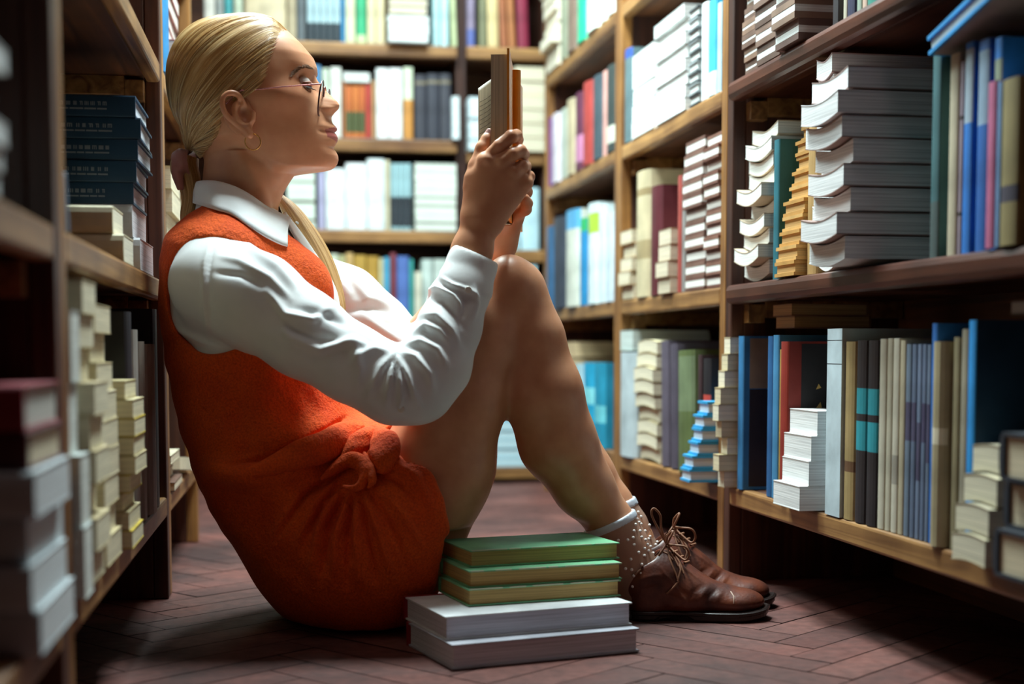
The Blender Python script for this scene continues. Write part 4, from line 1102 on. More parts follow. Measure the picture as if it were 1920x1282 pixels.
def hand_near():
    f = Field(q(835, 510, 1.84) - np.array([0, 0, 0]), q(1015, 225, 1.97), 0.0010)
    W_ = [((868, 520, 1.882), .026), ((885, 470, 1.888), .0255), ((898, 425, 1.893), .0235)]
    f.chain(cv(W_), 0.012, flat=((0, 1, 0), 0.82))
    # palm: four rays to the knuckles
    kn = [(912, 303, 1.893), (938, 307, 1.888), (963, 324, 1.890), (983, 343, 1.896)]
    ro = [(892, 408, 1.896), (902, 410, 1.892), (912, 412, 1.893), (921, 414, 1.897)]
    for a, b, rr in zip(ro, kn, (.0135, .0135, .0125, .0115)): f.cone(q(*a), .0165, q(*b), rr, 0.014)
    f.ell(q(928, 358, 1.903), (.026, .0125, .030), 0.012)
    f.cone(q(890, 395, 1.90), .015, q(888, 335, 1.902), .0125, 0.014)
    k = 0.0016
    f.chain([(q(913, 300, 1.891), 0.01030), (q(937, 274, 1.884), 0.00920), (q(958, 256, 1.886), 0.00874)], k)
    f.chain([(q(958, 256, 1.886), 0.00874), (q(968, 254, 1.900), 0.00810), (q(972, 262, 1.916), 0.00718)], k)
    f.chain([(q(940, 304, 1.884), 0.01058), (q(962, 289, 1.880), 0.00902), (q(976, 283, 1.888), 0.00846), (q(982, 289, 1.906), 0.00782), (q(979, 294, 1.922), 0.00690)], k)
    f.chain([(q(966, 322, 1.887), 0.00994), (q(979, 312, 1.888), 0.00846), (q(985, 312, 1.900), 0.00791), (q(984, 316, 1.918), 0.00690)], k)
    f.chain([(q(987, 342, 1.893), 0.00902), (q(992, 331, 1.898), 0.00773), (q(992, 331, 1.912), 0.00699), (q(986, 334, 1.925), 0.00626)], k)
    for x, y, D_, r_ in ((941, 303, 1.8785, .0058), (966, 322, 1.8815, .0056), (988, 342, 1.887, .0052), (914, 299, 1.882, .005)): f.ell(q(x, y, D_), (r_, r_, r_), 0.008)
    f.chain([(q(886, 350, 1.902), 0.01150), (q(893, 312, 1.905), 0.01030), (q(905, 278, 1.908), 0.00902), (q(914, 262, 1.911), 0.00810), (q(920, 249, 1.914), 0.00626)], 0.005)
    f.blur(1); grip(f); return f.mesh()
def hand_far():
    f = Field(q(870, 540, 1.92), q(1020, 250, 2.13), 0.0016)
    f.chain([(q(880, 540, 2.075), .026), (q(912, 500, 2.055), .0235), (q(935, 462, 2.035), .0215)], 0.012)
    kn = [(970, 395, 2.0), (974, 372, 2.01), (970, 350, 2.03), (965, 335, 2.045)]
    for b in kn: f.cone(q(938, 458, 2.03), .0165, q(*b), .0125, 0.014)
    k = 0.004
    f.chain([(q(970, 398, 1.995), .0105), (q(985, 392, 1.985), .0085), (q(988, 381, 1.972), .0078), (q(984, 372, 1.962), .0068)], k)
    f.chain([(q(974, 372, 2.01), .011), (q(986, 360, 2.00), .009), (q(985, 348, 1.985), .008)], k)
    f.chain([(q(972, 350, 2.03), .011), (q(984, 335, 2.02), .009), (q(982, 322, 2.005), .008)], k)
    f.chain([(q(966, 335, 2.045), .011), (q(980, 310, 2.04), .009), (q(980, 296, 2.03), .008)], k)
    f.chain([(q(925, 440, 2.02), .013), (q(922, 385, 2.0), .011), (q(918, 330, 1.99), .0095), (q(916, 310, 1.985), .008)], 0.006)
    f.blur(1); grip(f); return f.mesh()
H1 = hand_near(); H2 = hand_far()
nail = (lambda c, u, w, n, L_, W_: None)
BOD = J((HV, HF, HMI), (E1[0], E1[1], 0), (E2[0], E2[1], 0), (BV, BF, 0), (H1[0], H1[1], 0), (H2[0], H2[1], 0))
npmesh('body', BOD[0], BOD[1], [SKIN, LIPM], person, BOD[2])
# ---------------------------------------------------------------- dress
def circ(f, c, rpx, Dn, k, sl=None, op='i', ry=None):
    """cylinder along the depth axis through a picture circle"""
    c3 = q(c[0], c[1], Dn); m = Dn / F; ry = ry or rpx
    sl, X = f.region(f.lo, f.lo + f.res * (f.n - 1))
    dx = (X[..., 0] - c3[0]) / (rpx * m); dz = (X[..., 2] - c3[2]) / (ry * m)
    d = (np.sqrt(dx * dx + dz * dz) - 1) * min(rpx, ry) * m
    return d.astype(np.float32)
TORSO = [((455, 432), .050, .085), ((445, 480), .095, .165), ((458, 540), .108, .168), ((468, 600), .116, .160), ((480, 670), .120, .152), ((492, 740), .118, .150), ((512, 800), .118, .155), ((545, 870), .125, .165)]
def torso(f, grow, k=0.03):
    for (c, hd, hw) in TORSO: f.ell(q(c[0], c[1]), (hd + grow, hw + grow, 0.062 + grow), k)
    f.ell(q(455, 428), (.055 + grow, .10 + grow, .030 + grow), k)
def make_dress():
    f = Field([-0.40, -0.27, -0.01], [0.16, 0.27, 0.60], 0.003)
    torso(f, 0.004)
    f.cone(q(462, 300), .064, q(476, 398), .094, .006, 's')
    # bust
    for Db in (1.955, 2.085): f.ell(q(555, 545, Db), (.050, .052, .055), 0.03)
    # armholes and neck opening are cut before the skirt is added
    arm = circ(f, (398, 556), 96, 1.87, 0.01, ry=107)
    sl, X = f.region(f.lo, f.lo + f.res * (f.n - 1))
    near = X[..., 1] - (1.935 - D0)
    f.v = smax(f.v, -smax(arm, near.astype(np.float32), 0.006), 0.004)
    arm2 = circ(f, (430, 545), 96, 2.16, 0.01, ry=100)
    f.v = smax(f.v, -smax(arm2, (-(X[..., 1] - (2.105 - D0))).astype(np.float32), 0.006), 0.004)
    # V neck: removes a wedge at the front around the middle
    a = q(470, 395); b = q(640, 600)
    px = X[..., 0] - a[0]; pz = X[..., 2] - a[2]
    L = np.array([b[0] - a[0], b[2] - a[2]]); Ln = np.linalg.norm(L); t = (px * L[0] + pz * L[1]) / Ln / Ln
    wv = 0.075 * np.clip(1 - t, 0, 1) + 0.0
    v = np.abs(X[..., 1]) - wv
    fr = -(px * (-L[1]) + pz * L[0]) / Ln                                     # positive behind the chest line
    v = np.maximum(v, -(px * 0.9 + 0.02)); v = np.maximum(v, -0.001 - t * Ln)
    f.v = smax(f.v, -v.astype(np.float32), 0.004)
    # pelvis and skirt
    g = Field(f.lo, f.lo + f.res * (f.n - 1), f.res); g.n = f.n; g.v = np.full(f.n, 0.08, np.float32)
    for (c, r) in (((560, 900), (.125, .168, .105)), ((625, 985), (.130, .178, .125)), ((668, 1072), (.118, .165, .084)), ((730, 960), (.130, .182, .115)), ((790, 930), (.120, .180, .115))):
        g.ell(q(*c), r, 0.05)
    g.cone(q(700, 1045, 1.93), .10, q(830, 930, 1.925), .094, 0.04); g.cone(q(700, 1040, 2.11), .10, q(830, 920, 2.11), .094, 0.04)
    hem = circ(g, (590, 1010), 257, 1.86, 0.01)
    gap = np.where(X[..., 2] > -1, X[..., 2], 0)
    floor_ = (0.004 - X[..., 2]).astype(np.float32)
    g.v = smax(g.v, hem, 0.005); g.v = smax(g.v, floor_, 0.006)
    # hollow hem: cut the inside near the rim so that the legs come out of an opening
    inner = Field(f.lo, f.lo + f.res * (f.n - 1), f.res); inner.n = f.n; inner.v = np.full(f.n, 0.08, np.float32)
    inner.cone(q(760, 1000, 1.93), .088, q(845, 820, 1.925), .083, 0.02); inner.cone(q(760, 1000, 2.11), .088, q(845, 810, 2.11), .083, 0.02)
    rim = circ(g, (590, 1010), 225, 1.86, 0.01)
    cut = np.maximum(inner.v, -rim)
    g.v = smax(g.v, -cut, 0.003)
    f.v = smin(f.v, g.v, 0.02)
    pile_box(f, .009)
    V, Fq = f.mesh(); V = laplace(V, Fq, 2, 0.5)
    FO = [([(440, 872), (500, 862), (560, 838), (610, 812), (645, 785)], 7, -0.014), ([(330, 780), (420, 868), (500, 905), (560, 905)], 26, 0.006),
          ([(380, 870), (450, 890), (540, 880), (620, 840), (690, 790)], 22, 0.012),
          ([(395, 800), (480, 830), (560, 822), (640, 775)], 24, 0.008),
          ([(520, 1010), (570, 930), (630, 885)], 9, -0.012), ([(505, 1040), (545, 965), (600, 915)], 16, 0.007),
          ([(575, 1010), (605, 940), (645, 900)], 8, -0.008), ([(555, 1020), (590, 950), (632, 903)], 10, 0.006),
          ([(600, 1090), (615, 990), (650, 915)], 8, -0.008), ([(580, 1080), (598, 990), (640, 912)], 9, 0.006), ([(622, 1100), (632, 1000), (658, 915)], 8, 0.006),
          ([(650, 1100), (652, 1000), (664, 920)], 7, -0.008), ([(675, 1100), (668, 1010), (670, 920)], 9, 0.006), ([(705, 1090), (690, 1010), (676, 925)], 7, -0.007),
          ([(735, 1080), (712, 1000), (682, 920)], 9, 0.006), ([(765, 1060), (735, 985), (690, 915)], 8, -0.006), ([(795, 1030), (755, 960), (700, 905)], 10, 0.005),
          ([(790, 950), (750, 905), (708, 888)], 8, -0.005), ([(815, 960), (780, 890), (725, 860)], 10, 0.004), ([(350, 840), (420, 960), (520, 1080)], 22, 0.005), ([(370, 720), (440, 760), (470, 850)], 14, -0.004), ([(600, 800), (590, 740), (560, 690)], 14, 0.004)]
    FO = [(a_, b_ * (.72 if b_ < 12 else 1), c_ * 1.4) for a_, b_, c_ in FO]
    V = folds(V, Fq, FO)
    # fine random drape
    p = topx(V); N = vnormals(V, Fq); V = V + N * (0.0012 * np.sin(p[:, 0] * .09 + 3 * np.sin(p[:, 1] * .02)) * np.sin(p[:, 1] * .05 + 1))[:, None]
    return V, Fq
dv, df = make_dress()
dress = npmesh('dress', dv, df, [KNIT], person)
def near_surface(V, Fq):
    return BVHTree.FromPolygons([tuple(v) for v in V], [tuple(int(i) for i in f) for f in Fq])
DB = near_surface(dv, df)
def onto(B, px, py, lift=0.0, Dfall=1.85):
    """point of a surface seen at a pixel, lifted toward the lens"""
    o = Vector(q(px, py, 1.2)); d = (Vector(q(px, py, 2.4)) - o).normalized()
    h = B.ray_cast(o, d)
    p = h[0] if h[0] is not None else Vector(q(px, py, Dfall))
    return np.array(p - d * lift)
def strap(name, pts, wid, thick, B, lift, mat, parent, seg=14, n=40):
    """rolled cloth band along pixels (px,py,width factor)"""
    S = spline(pts, n); C_ = np.array([onto(B, s[0], s[1], lift + (s[3] if len(s) > 3 else 0)) for s in S])
    for _ in range(6): C_[1:-1] = (C_[:-2] + C_[1:-1] * 2 + C_[2:]) / 4
    V = []; rr = random.Random(len(name))
    for i in range(n):
        t = C_[min(i + 1, n - 1)] - C_[max(i - 1, 0)]; t /= np.linalg.norm(t)
        out = np.array([0, -1.0, 0.0]); out = out - t * (out @ t); out /= np.linalg.norm(out); sd = np.cross(t, out)
        w = wid * S[i][2]; e = math.sin(math.pi * min(max(i / (n - 1), 0.04), 0.96)) ** 0.35
        for k in range(seg):
            a = 2 * math.pi * k / seg; rip = 1 + 0.07 * math.sin(3 * a + i * 0.35)
            V.append(C_[i] + (sd * math.cos(a) * w + out * math.sin(a) * thick) * rip * e)
    Fq = []
    for i in range(n - 1):
        for k in range(seg): l = (k + 1) % seg; Fq.append((i * seg + k, (i + 1) * seg + k, (i + 1) * seg + l, i * seg + l))
    return np.array(V), np.array(Fq)
b1 = strap('a', [(470, 885, .8), (540, 862, 1), (600, 840, 1.1), (645, 818, 1.15), (682, 806, .9)], .019, .012, DB, .004, KNIT, person)
b2 = strap('b', [(600, 900, .5), (625, 880, .8), (655, 862, 1.0), (680, 870, 1.0), (686, 895, .8), (668, 915, .6), (645, 912, .5)], .011, .010, DB, .014, KNIT, person)
b3 = strap('c', [(704, 804, .8), (713, 822, 1.2), (722, 845, 1.3), (715, 875, .9), (706, 885, .3)], .017, .011, DB, .010, KNIT, person)
b4 = strap('d', [(640, 865, .6), (665, 838, 1.0), (688, 818, 1.0), (697, 804, .7)], .015, .012, DB, .012, KNIT, person)
b5 = strap('e', [(684, 850, .6), (692, 875, .9), (697, 900, .8), (690, 915, .3)], .008, .008, DB, .016, KNIT, person)
v_, f_, _m = J((b1[0], b1[1], 0), (b2[0], b2[1], 0), (b3[0], b3[1], 0), (b4[0], b4[1], 0), (b5[0], b5[1], 0))
npmesh('knotted_belt', v_, f_, [KNIT], person)
# ---------------------------------------------------------------- shirt
def make_shirt():
    f = Field([-0.42, -0.27, 0.24], [0.42, 0.30, 0.62], 0.0028)
    torso(f, -0.004)
    f.chain(cv([((400, 532, 1.875), .058), ((480, 565, 1.855), .060), ((570, 626, 1.845), .0535), ((660, 682, 1.842), .047), ((738, 722, 1.843), .0475), ((782, 722, 1.846), .0485)]), 0.02)
    f.chain(cv([((782, 722, 1.846), .0485), ((815, 685, 1.850), .046), ((843, 612, 1.862), .0405), ((868, 545, 1.876), .0345), ((884, 498, 1.885), .0315)]), 0.012)
    f.chain(cv([((884, 498, 1.885), .0325), ((891, 478, 1.888), .0310)]), 0.004)
    f.chain(cv([((455, 490, 2.14), .056), ((560, 545, 2.18), .062), ((640, 582, 2.19), .066), ((700, 622, 2.18), .056), ((755, 668, 2.17), .048), ((815, 652, 2.14), .043), ((855, 560, 2.10), .036), ((905, 492, 2.06), .030)]), 0.02)
    # cut floor-ward below the waist so it stays inside the dress
    sl, X = f.region(f.lo, f.lo + f.res * (f.n - 1))
    c = q(890, 480, 1.888); d = q(891, 478, 1.888) - q(868, 545, 1.876); d /= np.linalg.norm(d)
    ax = np.array([0.40, 0, 0.92]); e = (X - c) @ ax                                       # cuff plane
    near = X[..., 1] < (1.96 - D0)
    e = np.where((X[..., 0] > q(840, 500)[0]) & near, e - 0.002, -1.0).astype(np.float32); f.v = np.maximum(f.v, e)
    V, Fq = f.mesh(); V = laplace(V, Fq, 2, 0.5)
    E = (741, 664)
    FO = []
    # folds radiating from the crook of the elbow
    for (pts, w, h) in (([(741, 662), (735, 700), (728, 735), (724, 765)], 5, .0055), ([(744, 665), (748, 705), (752, 740), (748, 770)], 4.5, .006), ([(742, 668), (760, 700), (775, 735), (790, 765)], 6, .005),
                        ([(745, 660), (780, 670), (805, 700), (812, 740)], 8, .0055), ([(750, 650), (790, 640), (820, 655), (840, 690)], 7, .005), ([(738, 664), (715, 690), (700, 720), (690, 750)], 8, .004),
                        ([(733, 660), (700, 655), (670, 668), (655, 690)], 7, .0045), ([(741, 672), (741, 700), (738, 730)], 3.5, -.006), ([(748, 680), (762, 715), (768, 745)], 4, -.005), ([(742, 668), (722, 695), (712, 730)], 4, -.004),
                        ([(770, 630), (800, 610), (825, 620), (850, 650)], 8, .005), ([(792, 590), (820, 590), (845, 615), (862, 650)], 7, .004), ([(800, 560), (830, 565), (858, 595), (875, 620)], 8, -.004), ([(800, 545), (822, 540), (850, 555), (870, 580)], 5, .005),
                        ([(825, 520), (850, 535), (880, 545), (900, 560)], 4, .004), ([(868, 545), (872, 570), (866, 600)], 6, -.004), ([(888, 540), (893, 570), (884, 605)], 5, .004),
                        ([(425, 455), (465, 462), (520, 500), (560, 545)], 8, .0035), ([(410, 480), (450, 490), (505, 520), (545, 560)], 6, .003), ([(400, 510), (450, 515), (500, 540)], 6, -.003),
                        ([(395, 455), (385, 490), (383, 540), (388, 600), (392, 640)], 5, .0030), ([(400, 460), (392, 500), (391, 560), (396, 620)], 4, -.0025),
                        ([(500, 545), (535, 590), (585, 600), (625, 575)], 8, .0055), ([(500, 560), (530, 610), (590, 635), (650, 640)], 9, -.004), ([(505, 575), (545, 630), (600, 655), (660, 640), (690, 650)], 8, .006), ([(560, 580), (610, 590), (650, 610)], 8, -.004),
                        ([(640, 640), (665, 650), (675, 690), (672, 730)], 9, .005), ([(450, 600), (540, 660), (640, 710), (700, 740)], 24, .003), ([(310, 585), (340, 620), (390, 645), (430, 655)], 5, .003), ([(312, 610), (350, 645), (400, 660)], 5, -.003)):
        FO.append((pts, w, h))
    FO = [(a_, b_, c_ * 1.35) for a_, b_, c_ in FO]
    V = folds(V, Fq, FO)
    FR_ = [([(610, 500), (640, 530), (660, 560)], 9, .005), ([(640, 500), (690, 560), (735, 570)], 8, .006), ([(600, 560), (650, 580), (700, 575), (740, 590)], 8, -.005), ([(680, 590), (720, 620), (755, 640)], 8, .005), ([(650, 600), (690, 640), (720, 660)], 8, -.004)]
    p = topx(V); far = V[:, 1] > 0.05; V2 = folds(V, Fq, FR_); V[far] = V2[far]
    # cuff edge ridge
    c2 = q(880, 505, 1.885); e = (V - c2) @ ax; N = vnormals(V, Fq)
    m = (V[:, 0] > q(835, 500)[0]) & (V[:, 1] < 1.95 - D0)
    V = V + N * (0.0016 * m * (1 / (1 + np.exp(-(e + .024) / .0012))))[:, None]
    return V, Fq
sv, sf = make_shirt()
shirt = npmesh('shirt', sv, sf, [SHIRT], person)
SB = near_surface(sv, sf)
def sheet(rows, thick, n=24, m=8):
    """thin solid sheet through rows of points (rows along the strip, each with inner..outer points)"""
    A = np.array(rows, float); k, c, _ = A.shape
    G = np.stack([spline(A[:, j], n) for j in range(c)], 1); G = np.stack([spline(G[i], m) for i in range(n)], 0)
    du = np.gradient(G, axis=0); dv_ = np.gradient(G, axis=1); N = np.cross(du, dv_); N /= np.linalg.norm(N, axis=-1, keepdims=True) + 1e-9
    T = G + N * thick / 2; Bq = G - N * thick / 2; V = np.concatenate([T.reshape(-1, 3), Bq.reshape(-1, 3)]); o = n * m; Fq = []
    for i in range(n - 1):
        for j in range(m - 1):
            a = i * m + j; Fq.append((a, a + 1, a + m + 1, a + m)); Fq.append((o + a, o + a + m, o + a + m + 1, o + a + 1))
    ed = [i * m for i in range(n)]; 
    for a, b in zip(ed[:-1], ed[1:]): Fq.append((a, b, o + b, o + a)); Fq.append((a + m - 1, o + a + m - 1, o + b + m - 1, b + m - 1))
    for j in range(m - 1): Fq.append((j, o + j, o + j + 1, j + 1)); a = (n - 1) * m + j; Fq.append((a, a + 1, o + a + 1, o + a))
    return V, np.array(Fq)
# collar: stand ring around the neck, leaf folded down; near leaf traced, far leaf mirrored
def leaf(s):
    R_ = []
    for (x0, y0, d0, x1, y1, d1) in ((368, 346, .000, 362, 380, .000), (372, 340, .040, 366, 382, .055), (405, 340, .060, 400, 392, .078), (440, 350, .064, 432, 401, .092), (470, 366, .062, 462, 420, .098), (500, 387, .056, 492, 440, .096), (526, 400, .046, 520, 455, .090), (545, 409, .034, 539, 462, .080)):
        m1 = np.array([1, s, 1]); base = q(x0, y0, D0 - d0); low = q(x1, y1, D0 - d1)
        hit = onto(DB, x1, y1, .0045, D0 - d1); low = hit if hit[1] < low[1] else low
        xm, ym = (x0 + x1) / 2, (y0 + y1) / 2 - 3; mid = q(xm, ym, D0 - (d0 + (d1 - d0) * .62)); hit = onto(DB, xm, ym, .0035, 9); mid = hit if hit[1] < mid[1] else mid
        mid[1] = min(mid[1], (base[1] + low[1]) / 2 - .004)
        R_.append([base * m1, mid * m1, low * m1])
    return sheet(R_, 0.002, 40, 8)
def stand(s):
    R_ = []
    for (x0, y0, d0) in ((372, 350, .0), (378, 348, .036), (408, 350, .054), (440, 358, .058), (470, 372, .056), (500, 391, .050), (522, 402, .040), (540, 412, .028)):
        R_.append([q(x0, y0, D0 - s * d0), q(x0 - 3, y0 + 28, D0 - s * (d0 + .012)), q(x0 - 8, y0 + 62, D0 - s * (d0 + .022))])
    return sheet(R_, 0.0015, 40, 6)
L1_, S1_, L2_, S2_ = leaf(1), stand(1), leaf(-1), stand(-1)
# button band and shirt front in the V
band = sheet([[q(530, 405, D0 - .028), q(534, 398, D0), q(530, 405, D0 + .03)], [q(556, 450, D0 - .035), q(566, 440, D0), q(560, 445, D0 + .05)], [q(585, 500, D0 - .035), q(600, 492, D0), q(598, 490, D0 + .07)], [q(612, 550, D0 - .03), q(628, 545, D0), q(630, 545, D0 + .07)], [q(630, 600, D0 - .02), q(640, 600, D0), q(640, 600, D0 + .05)]], .003, 30, 10)
v_, f_, _m = J((L1_[0], L1_[1], 0), (S1_[0], S1_[1], 0), (L2_[0], L2_[1], 0), (S2_[0], S2_[1], 0), (band[0], band[1], 0))
npmesh('shirt_collar', v_, f_, [SHIRT], person)
bt = plain('button_pearl', '#e9e6dc', 0.25)
def disc(c, n, r, t, seg=16):
    n = Vector(n).normalized(); u = n.orthogonal().normalized(); w = n.cross(u); V = []; Fc = []
    for h, rr in ((0, r), (t * .7, r), (t, r * .8), (t * .8, r * .45), (t * .75, 0.0001)):
        for k in range(seg): a = 2 * math.pi * k / seg; V.append(Vector(c) + n * h + (u * math.cos(a) + w * math.sin(a)) * rr)
    for i in range(4):
        for k in range(seg): l = (k + 1) % seg; Fc.append((i * seg + k, i * seg + l, (i + 1) * seg + l, (i + 1) * seg + k))
    return V, Fc
for (x, y) in ((878, 543), (752, 767)):
    p = onto(SB, x, y, 0.0002); V, Fc = disc(p, (0.1, -1, 0.1), .0045, .0018); mesh_obj('button', V, Fc, [bt], shirt, smooth=True)
# ---------------------------------------------------------------- hair
def hair_material():
    m, nt, b = newmat('blond_hair')
    n = tex(nt, 'ShaderNodeTexNoise', 'UV', (160, 1.6, 1), Scale=1.0, Detail=6.0, Roughness=0.7)
    nt.links.new(ramp(nt, n.outputs['Fac'], [(0.3, lin('#7a5430')), (0.5, lin('#c4995e')), (0.68, lin('#ecd09a'))]), b.inputs['Base Color'])
    b.inputs['Roughness'].default_value = 0.38; b.inputs['Anisotropic'].default_value = 0.6
    bump(nt, b, n.outputs['Fac'], 0.9, 0.002)
    return m
HAIR = hair_material()
STR = [plain('hair_strand_' + n, c, 0.35) for n, c in (('light', '#f0d8a4'), ('gold', '#cda266'), ('dark', '#8f6638'))]
HC = Vector(q(462, 175))
GP_ = q(352, 288)
# hairline in picture pixels for the near side, then mirrored
HLN = [(541, 52, 0.004), (536, 58, .018), (527, 68, .034), (517, 84, .052), (509, 104, .063), (503, 124, .069), (500, 142, .0725), (490, 158, .074), (476, 168, .076), (460, 166, .078), (446, 164, .079), (430, 168, .079), (418, 178, .0785), (411, 195, .077), (410, 215, .075), (411, 235, .070), (406, 255, .064), (397, 270, .054), (388, 283, .040), (382, 292, .022), (379, 296, .006)]
def hline():
    S = spline(HLN, 150); L_ = [(s[0], s[1], s[2]) for s in S]
    near = [q(a, b, D0 - y) for a, b, y in L_]; far = [q(a, b, D0 + y) for a, b, y in reversed(L_)]
    return near + far
HL = hline()
def hair_r(d):
    """distance from the head centre to the scalp along d"""
    h = HBVH.ray_cast(HC + d * 0.30, -d)
    return 0.30 - h[3] if h[0] is not None else 0.09
gdir = (Vector(GP_) - HC); gr = gdir.length; gdir.normalize()
rr = random.Random(5)
KN = len(HL); SN = 46
import bisect
nz_ = np.cumsum(np.random.RandomState(3).randn(KN * 3)) * .1
def groove(k): return 0.0007 * math.sin(k * 1.35) + 0.0006 * math.sin(k * 0.62 + 1.7) + 0.0005 * math.sin(k * 2.9 + .4) + 0.0007 * math.sin(k * .21)
def strand_path(k, n=SN, off=0.0, wob=0.0, ph=0.0):
    i = min(int(k), KN - 2); u = k - i; h = Vector(HL[i] * (1 - u) + HL[i + 1] * u); d0 = (h - HC).normalized(); r0 = (h - HC).length
    ang = d0.angle(gdir); pts = []
    up_ = Vector((-0.25, 0, 1))
    for j in range(n):
        t = j / (n - 1)
        d = (d0 * math.sin((1 - t) * ang) + gdir * math.sin(t * ang)) / math.sin(ang) if ang > 1e-3 else gdir
        d = (d + up_ * 0.10 * math.sin(math.pi * t) * max(0, 1 - abs(d0.z) * .6) + Vector((0, math.sin(t * 7 + ph) * wob, math.cos(t * 5 + ph) * wob))).normalized()
        e = min(1, t / 0.10); e = e * e * (3 - 2 * e)
        r = hair_r(d) + 0.0062 * e - 0.0008 + off
        c = max(0, (t - 0.90) / 0.10)
        r = r * (1 - c) + (gr * (0.97 + 0.03)) * c if c > 0 else r
        pts.append((d, r))
    return pts
V = []; UV = []
for k in range(KN):
    for j, (d, r) in enumerate(strand_path(k)):
        t = j / (SN - 1); V.append(HC + d * (r + groove(k) * min(1, t * 8) * (1 - max(0, t - .93) * 14)))
        UV.append((k / KN, t))
Fq = []
for k in range(KN):
    l = (k + 1) % KN
    for j in range(SN - 1): Fq.append((k * SN + j, l * SN + j, l * SN + j + 1, k * SN + j + 1))
hair = npmesh('hair', np.array([tuple(v) for v in V]), np.array(Fq), [HAIR], person)
uvl = hair.data.uv_layers.new(name='UVMap')
li = np.zeros(len(hair.data.loops), np.int32); hair.data.loops.foreach_get('vertex_index', li); uvl.data.foreach_set('uv', np.array(UV, np.float32)[li].ravel())
# single strands lying on the cap
def strand_mesh(paths, rad):
    V, Fq, MI = [], [], []
    for P_, mi in paths:
        P_ = [np.array(p) for p in P_]; b = len(V); n = len(P_)
        for i, p in enumerate(P_):
            t = P_[min(i + 1, n - 1)] - P_[max(i - 1, 0)]; t = t / (np.linalg.norm(t) + 1e-9); o = p - np.array(HC); o /= np.linalg.norm(o); s = np.cross(t, o); s /= np.linalg.norm(s) + 1e-9
            r = rad * (0.35 + 0.65 * math.sin(math.pi * (0.08 + 0.84 * i / (n - 1))))
            V += [p + s * r, p + o * r, p - s * r]
        for i in range(n - 1):
            for k in range(3): l = (k + 1) % 3; Fq.append((b + i * 3 + k, b + i * 3 + l, b + i * 3 + 3 + l, b + i * 3 + 3 + k)); MI.append(mi)
    return np.array(V), np.array(Fq), MI
paths = []
for _ in range(900):
    k = rr.uniform(0, KN - 2); path = strand_path(k, 26, off=rr.uniform(0.0002, 0.0011), wob=rr.uniform(0, .018), ph=rr.uniform(0, 6))
    a = rr.randint(0, 8) if rr.random() < .6 else 0; b_ = 26 - (rr.randint(0, 9) if rr.random() < .5 else 0)
    paths.append(([tuple(HC + d * r) for d, r in path[a:b_]], rr.choice([0, 0, 1, 1, 2])))
for _ in range(60):     # flyaways on the crown and at the nape
    k = rr.uniform(0, KN - 2); path = strand_path(k, 26, off=0, wob=rr.uniform(0.01, .05), ph=rr.uniform(0, 6)); a = rr.randint(1, 14); n = rr.randint(6, 11)
    paths.append(([tuple(HC + d * (r + 0.001 + 0.006 * (i / n) ** 1.5 * rr.uniform(.3, 1))) for i, (d, r) in enumerate(path[a:a + n])], rr.choice([0, 1])))
sv_, sf_, smi = strand_mesh(paths, 0.00038)
npmesh('hair_strands', sv_, sf_, STR, person, smi)
def tress(name, pts, n=40, seg=20, mats=None, count=60, flatd=1.0):
    """tapered lock with grooves along it; pts = (px,py,D,radius)"""
    S = spline([tuple(q(a, b, D_)) + (r,) for a, b, D_, r in pts], n); V = []; UV = []
    for i in range(n):
        t = S[min(i + 1, n - 1), :3] - S[max(i - 1, 0), :3]; t /= np.linalg.norm(t); u = np.cross(t, [0, 1, 0]); u /= np.linalg.norm(u); w = np.cross(t, u)
        for k in range(seg):
            a = 2 * math.pi * k / seg; g = 1 + 0.10 * math.sin(k * 2.1 + i * .07) + .06 * math.sin(k * 5.3)
            V.append(S[i, :3] + (u * math.cos(a) + w * math.sin(a) * flatd) * S[i, 3] * g); UV.append((k / seg * .3, i / n))
    Fq = [(i * seg + k, (i + 1) * seg + k, (i + 1) * seg + (k + 1) % seg, i * seg + (k + 1) % seg) for i in range(n - 1) for k in range(seg)]
    o = npmesh(name, np.array(V), np.array(Fq), mats or [HAIR], person)
    uvl = o.data.uv_layers.new(name='UVMap'); li = np.zeros(len(o.data.loops), np.int32); o.data.loops.foreach_get('vertex_index', li); uvl.data.foreach_set('uv', np.array(UV, np.float32)[li].ravel())
    return o
tress('ponytail', [(350, 292, 2.02, .016), (346, 315, 2.02, .019), (354, 340, 2.02, .016), (358, 372, 2.015, .012), (352, 405, 2.01, .010), (350, 432, 2.02, .006), (350, 446, 2.03, .001)])
tress('hair_lock', [(524, 368, 2.075, .005), (545, 396, 2.07, .012), (570, 438, 2.065, .017), (596, 488, 2.06, .019), (618, 540, 2.05, .017), (634, 585, 2.03, .011), (640, 615, 2.02, .002)], flatd=.6)
# ---------------------------------------------------------------- scrunchie
SCR = cloth_material('dusty_pink_satin', '#8e5a50', '#a86e62', 0.45)
f = Field(q(308, 350, 1.95), q(380, 272, 2.09), 0.0016)
C0 = q(348, 308, 2.02); ax = q(356, 340, 2.02) - q(347, 285, 2.02); ax /= np.linalg.norm(ax); u = np.cross(ax, [0, 1, 0]); u /= np.linalg.norm(u); w = np.cross(ax, u)
pr_ = None
for k in range(37):
    a = 2 * math.pi * k / 36; p = C0 + (u * math.cos(a) + w * math.sin(a)) * (.0185 + .002 * math.sin(5 * a)) + ax * .003 * math.sin(3 * a)
    if pr_ is not None: f.cone(pr_[0], pr_[1], p, .0125 + .0028 * math.sin(9 * a), .004)
    pr_ = (p, .0125 + .0028 * math.sin(9 * a))
f.cone(q(330, 315, 2.0), .010, q(338, 352, 1.995), .005, .006)
a_, b_ = f.mesh(); npmesh('scrunchie', a_, b_, [SCR], person)
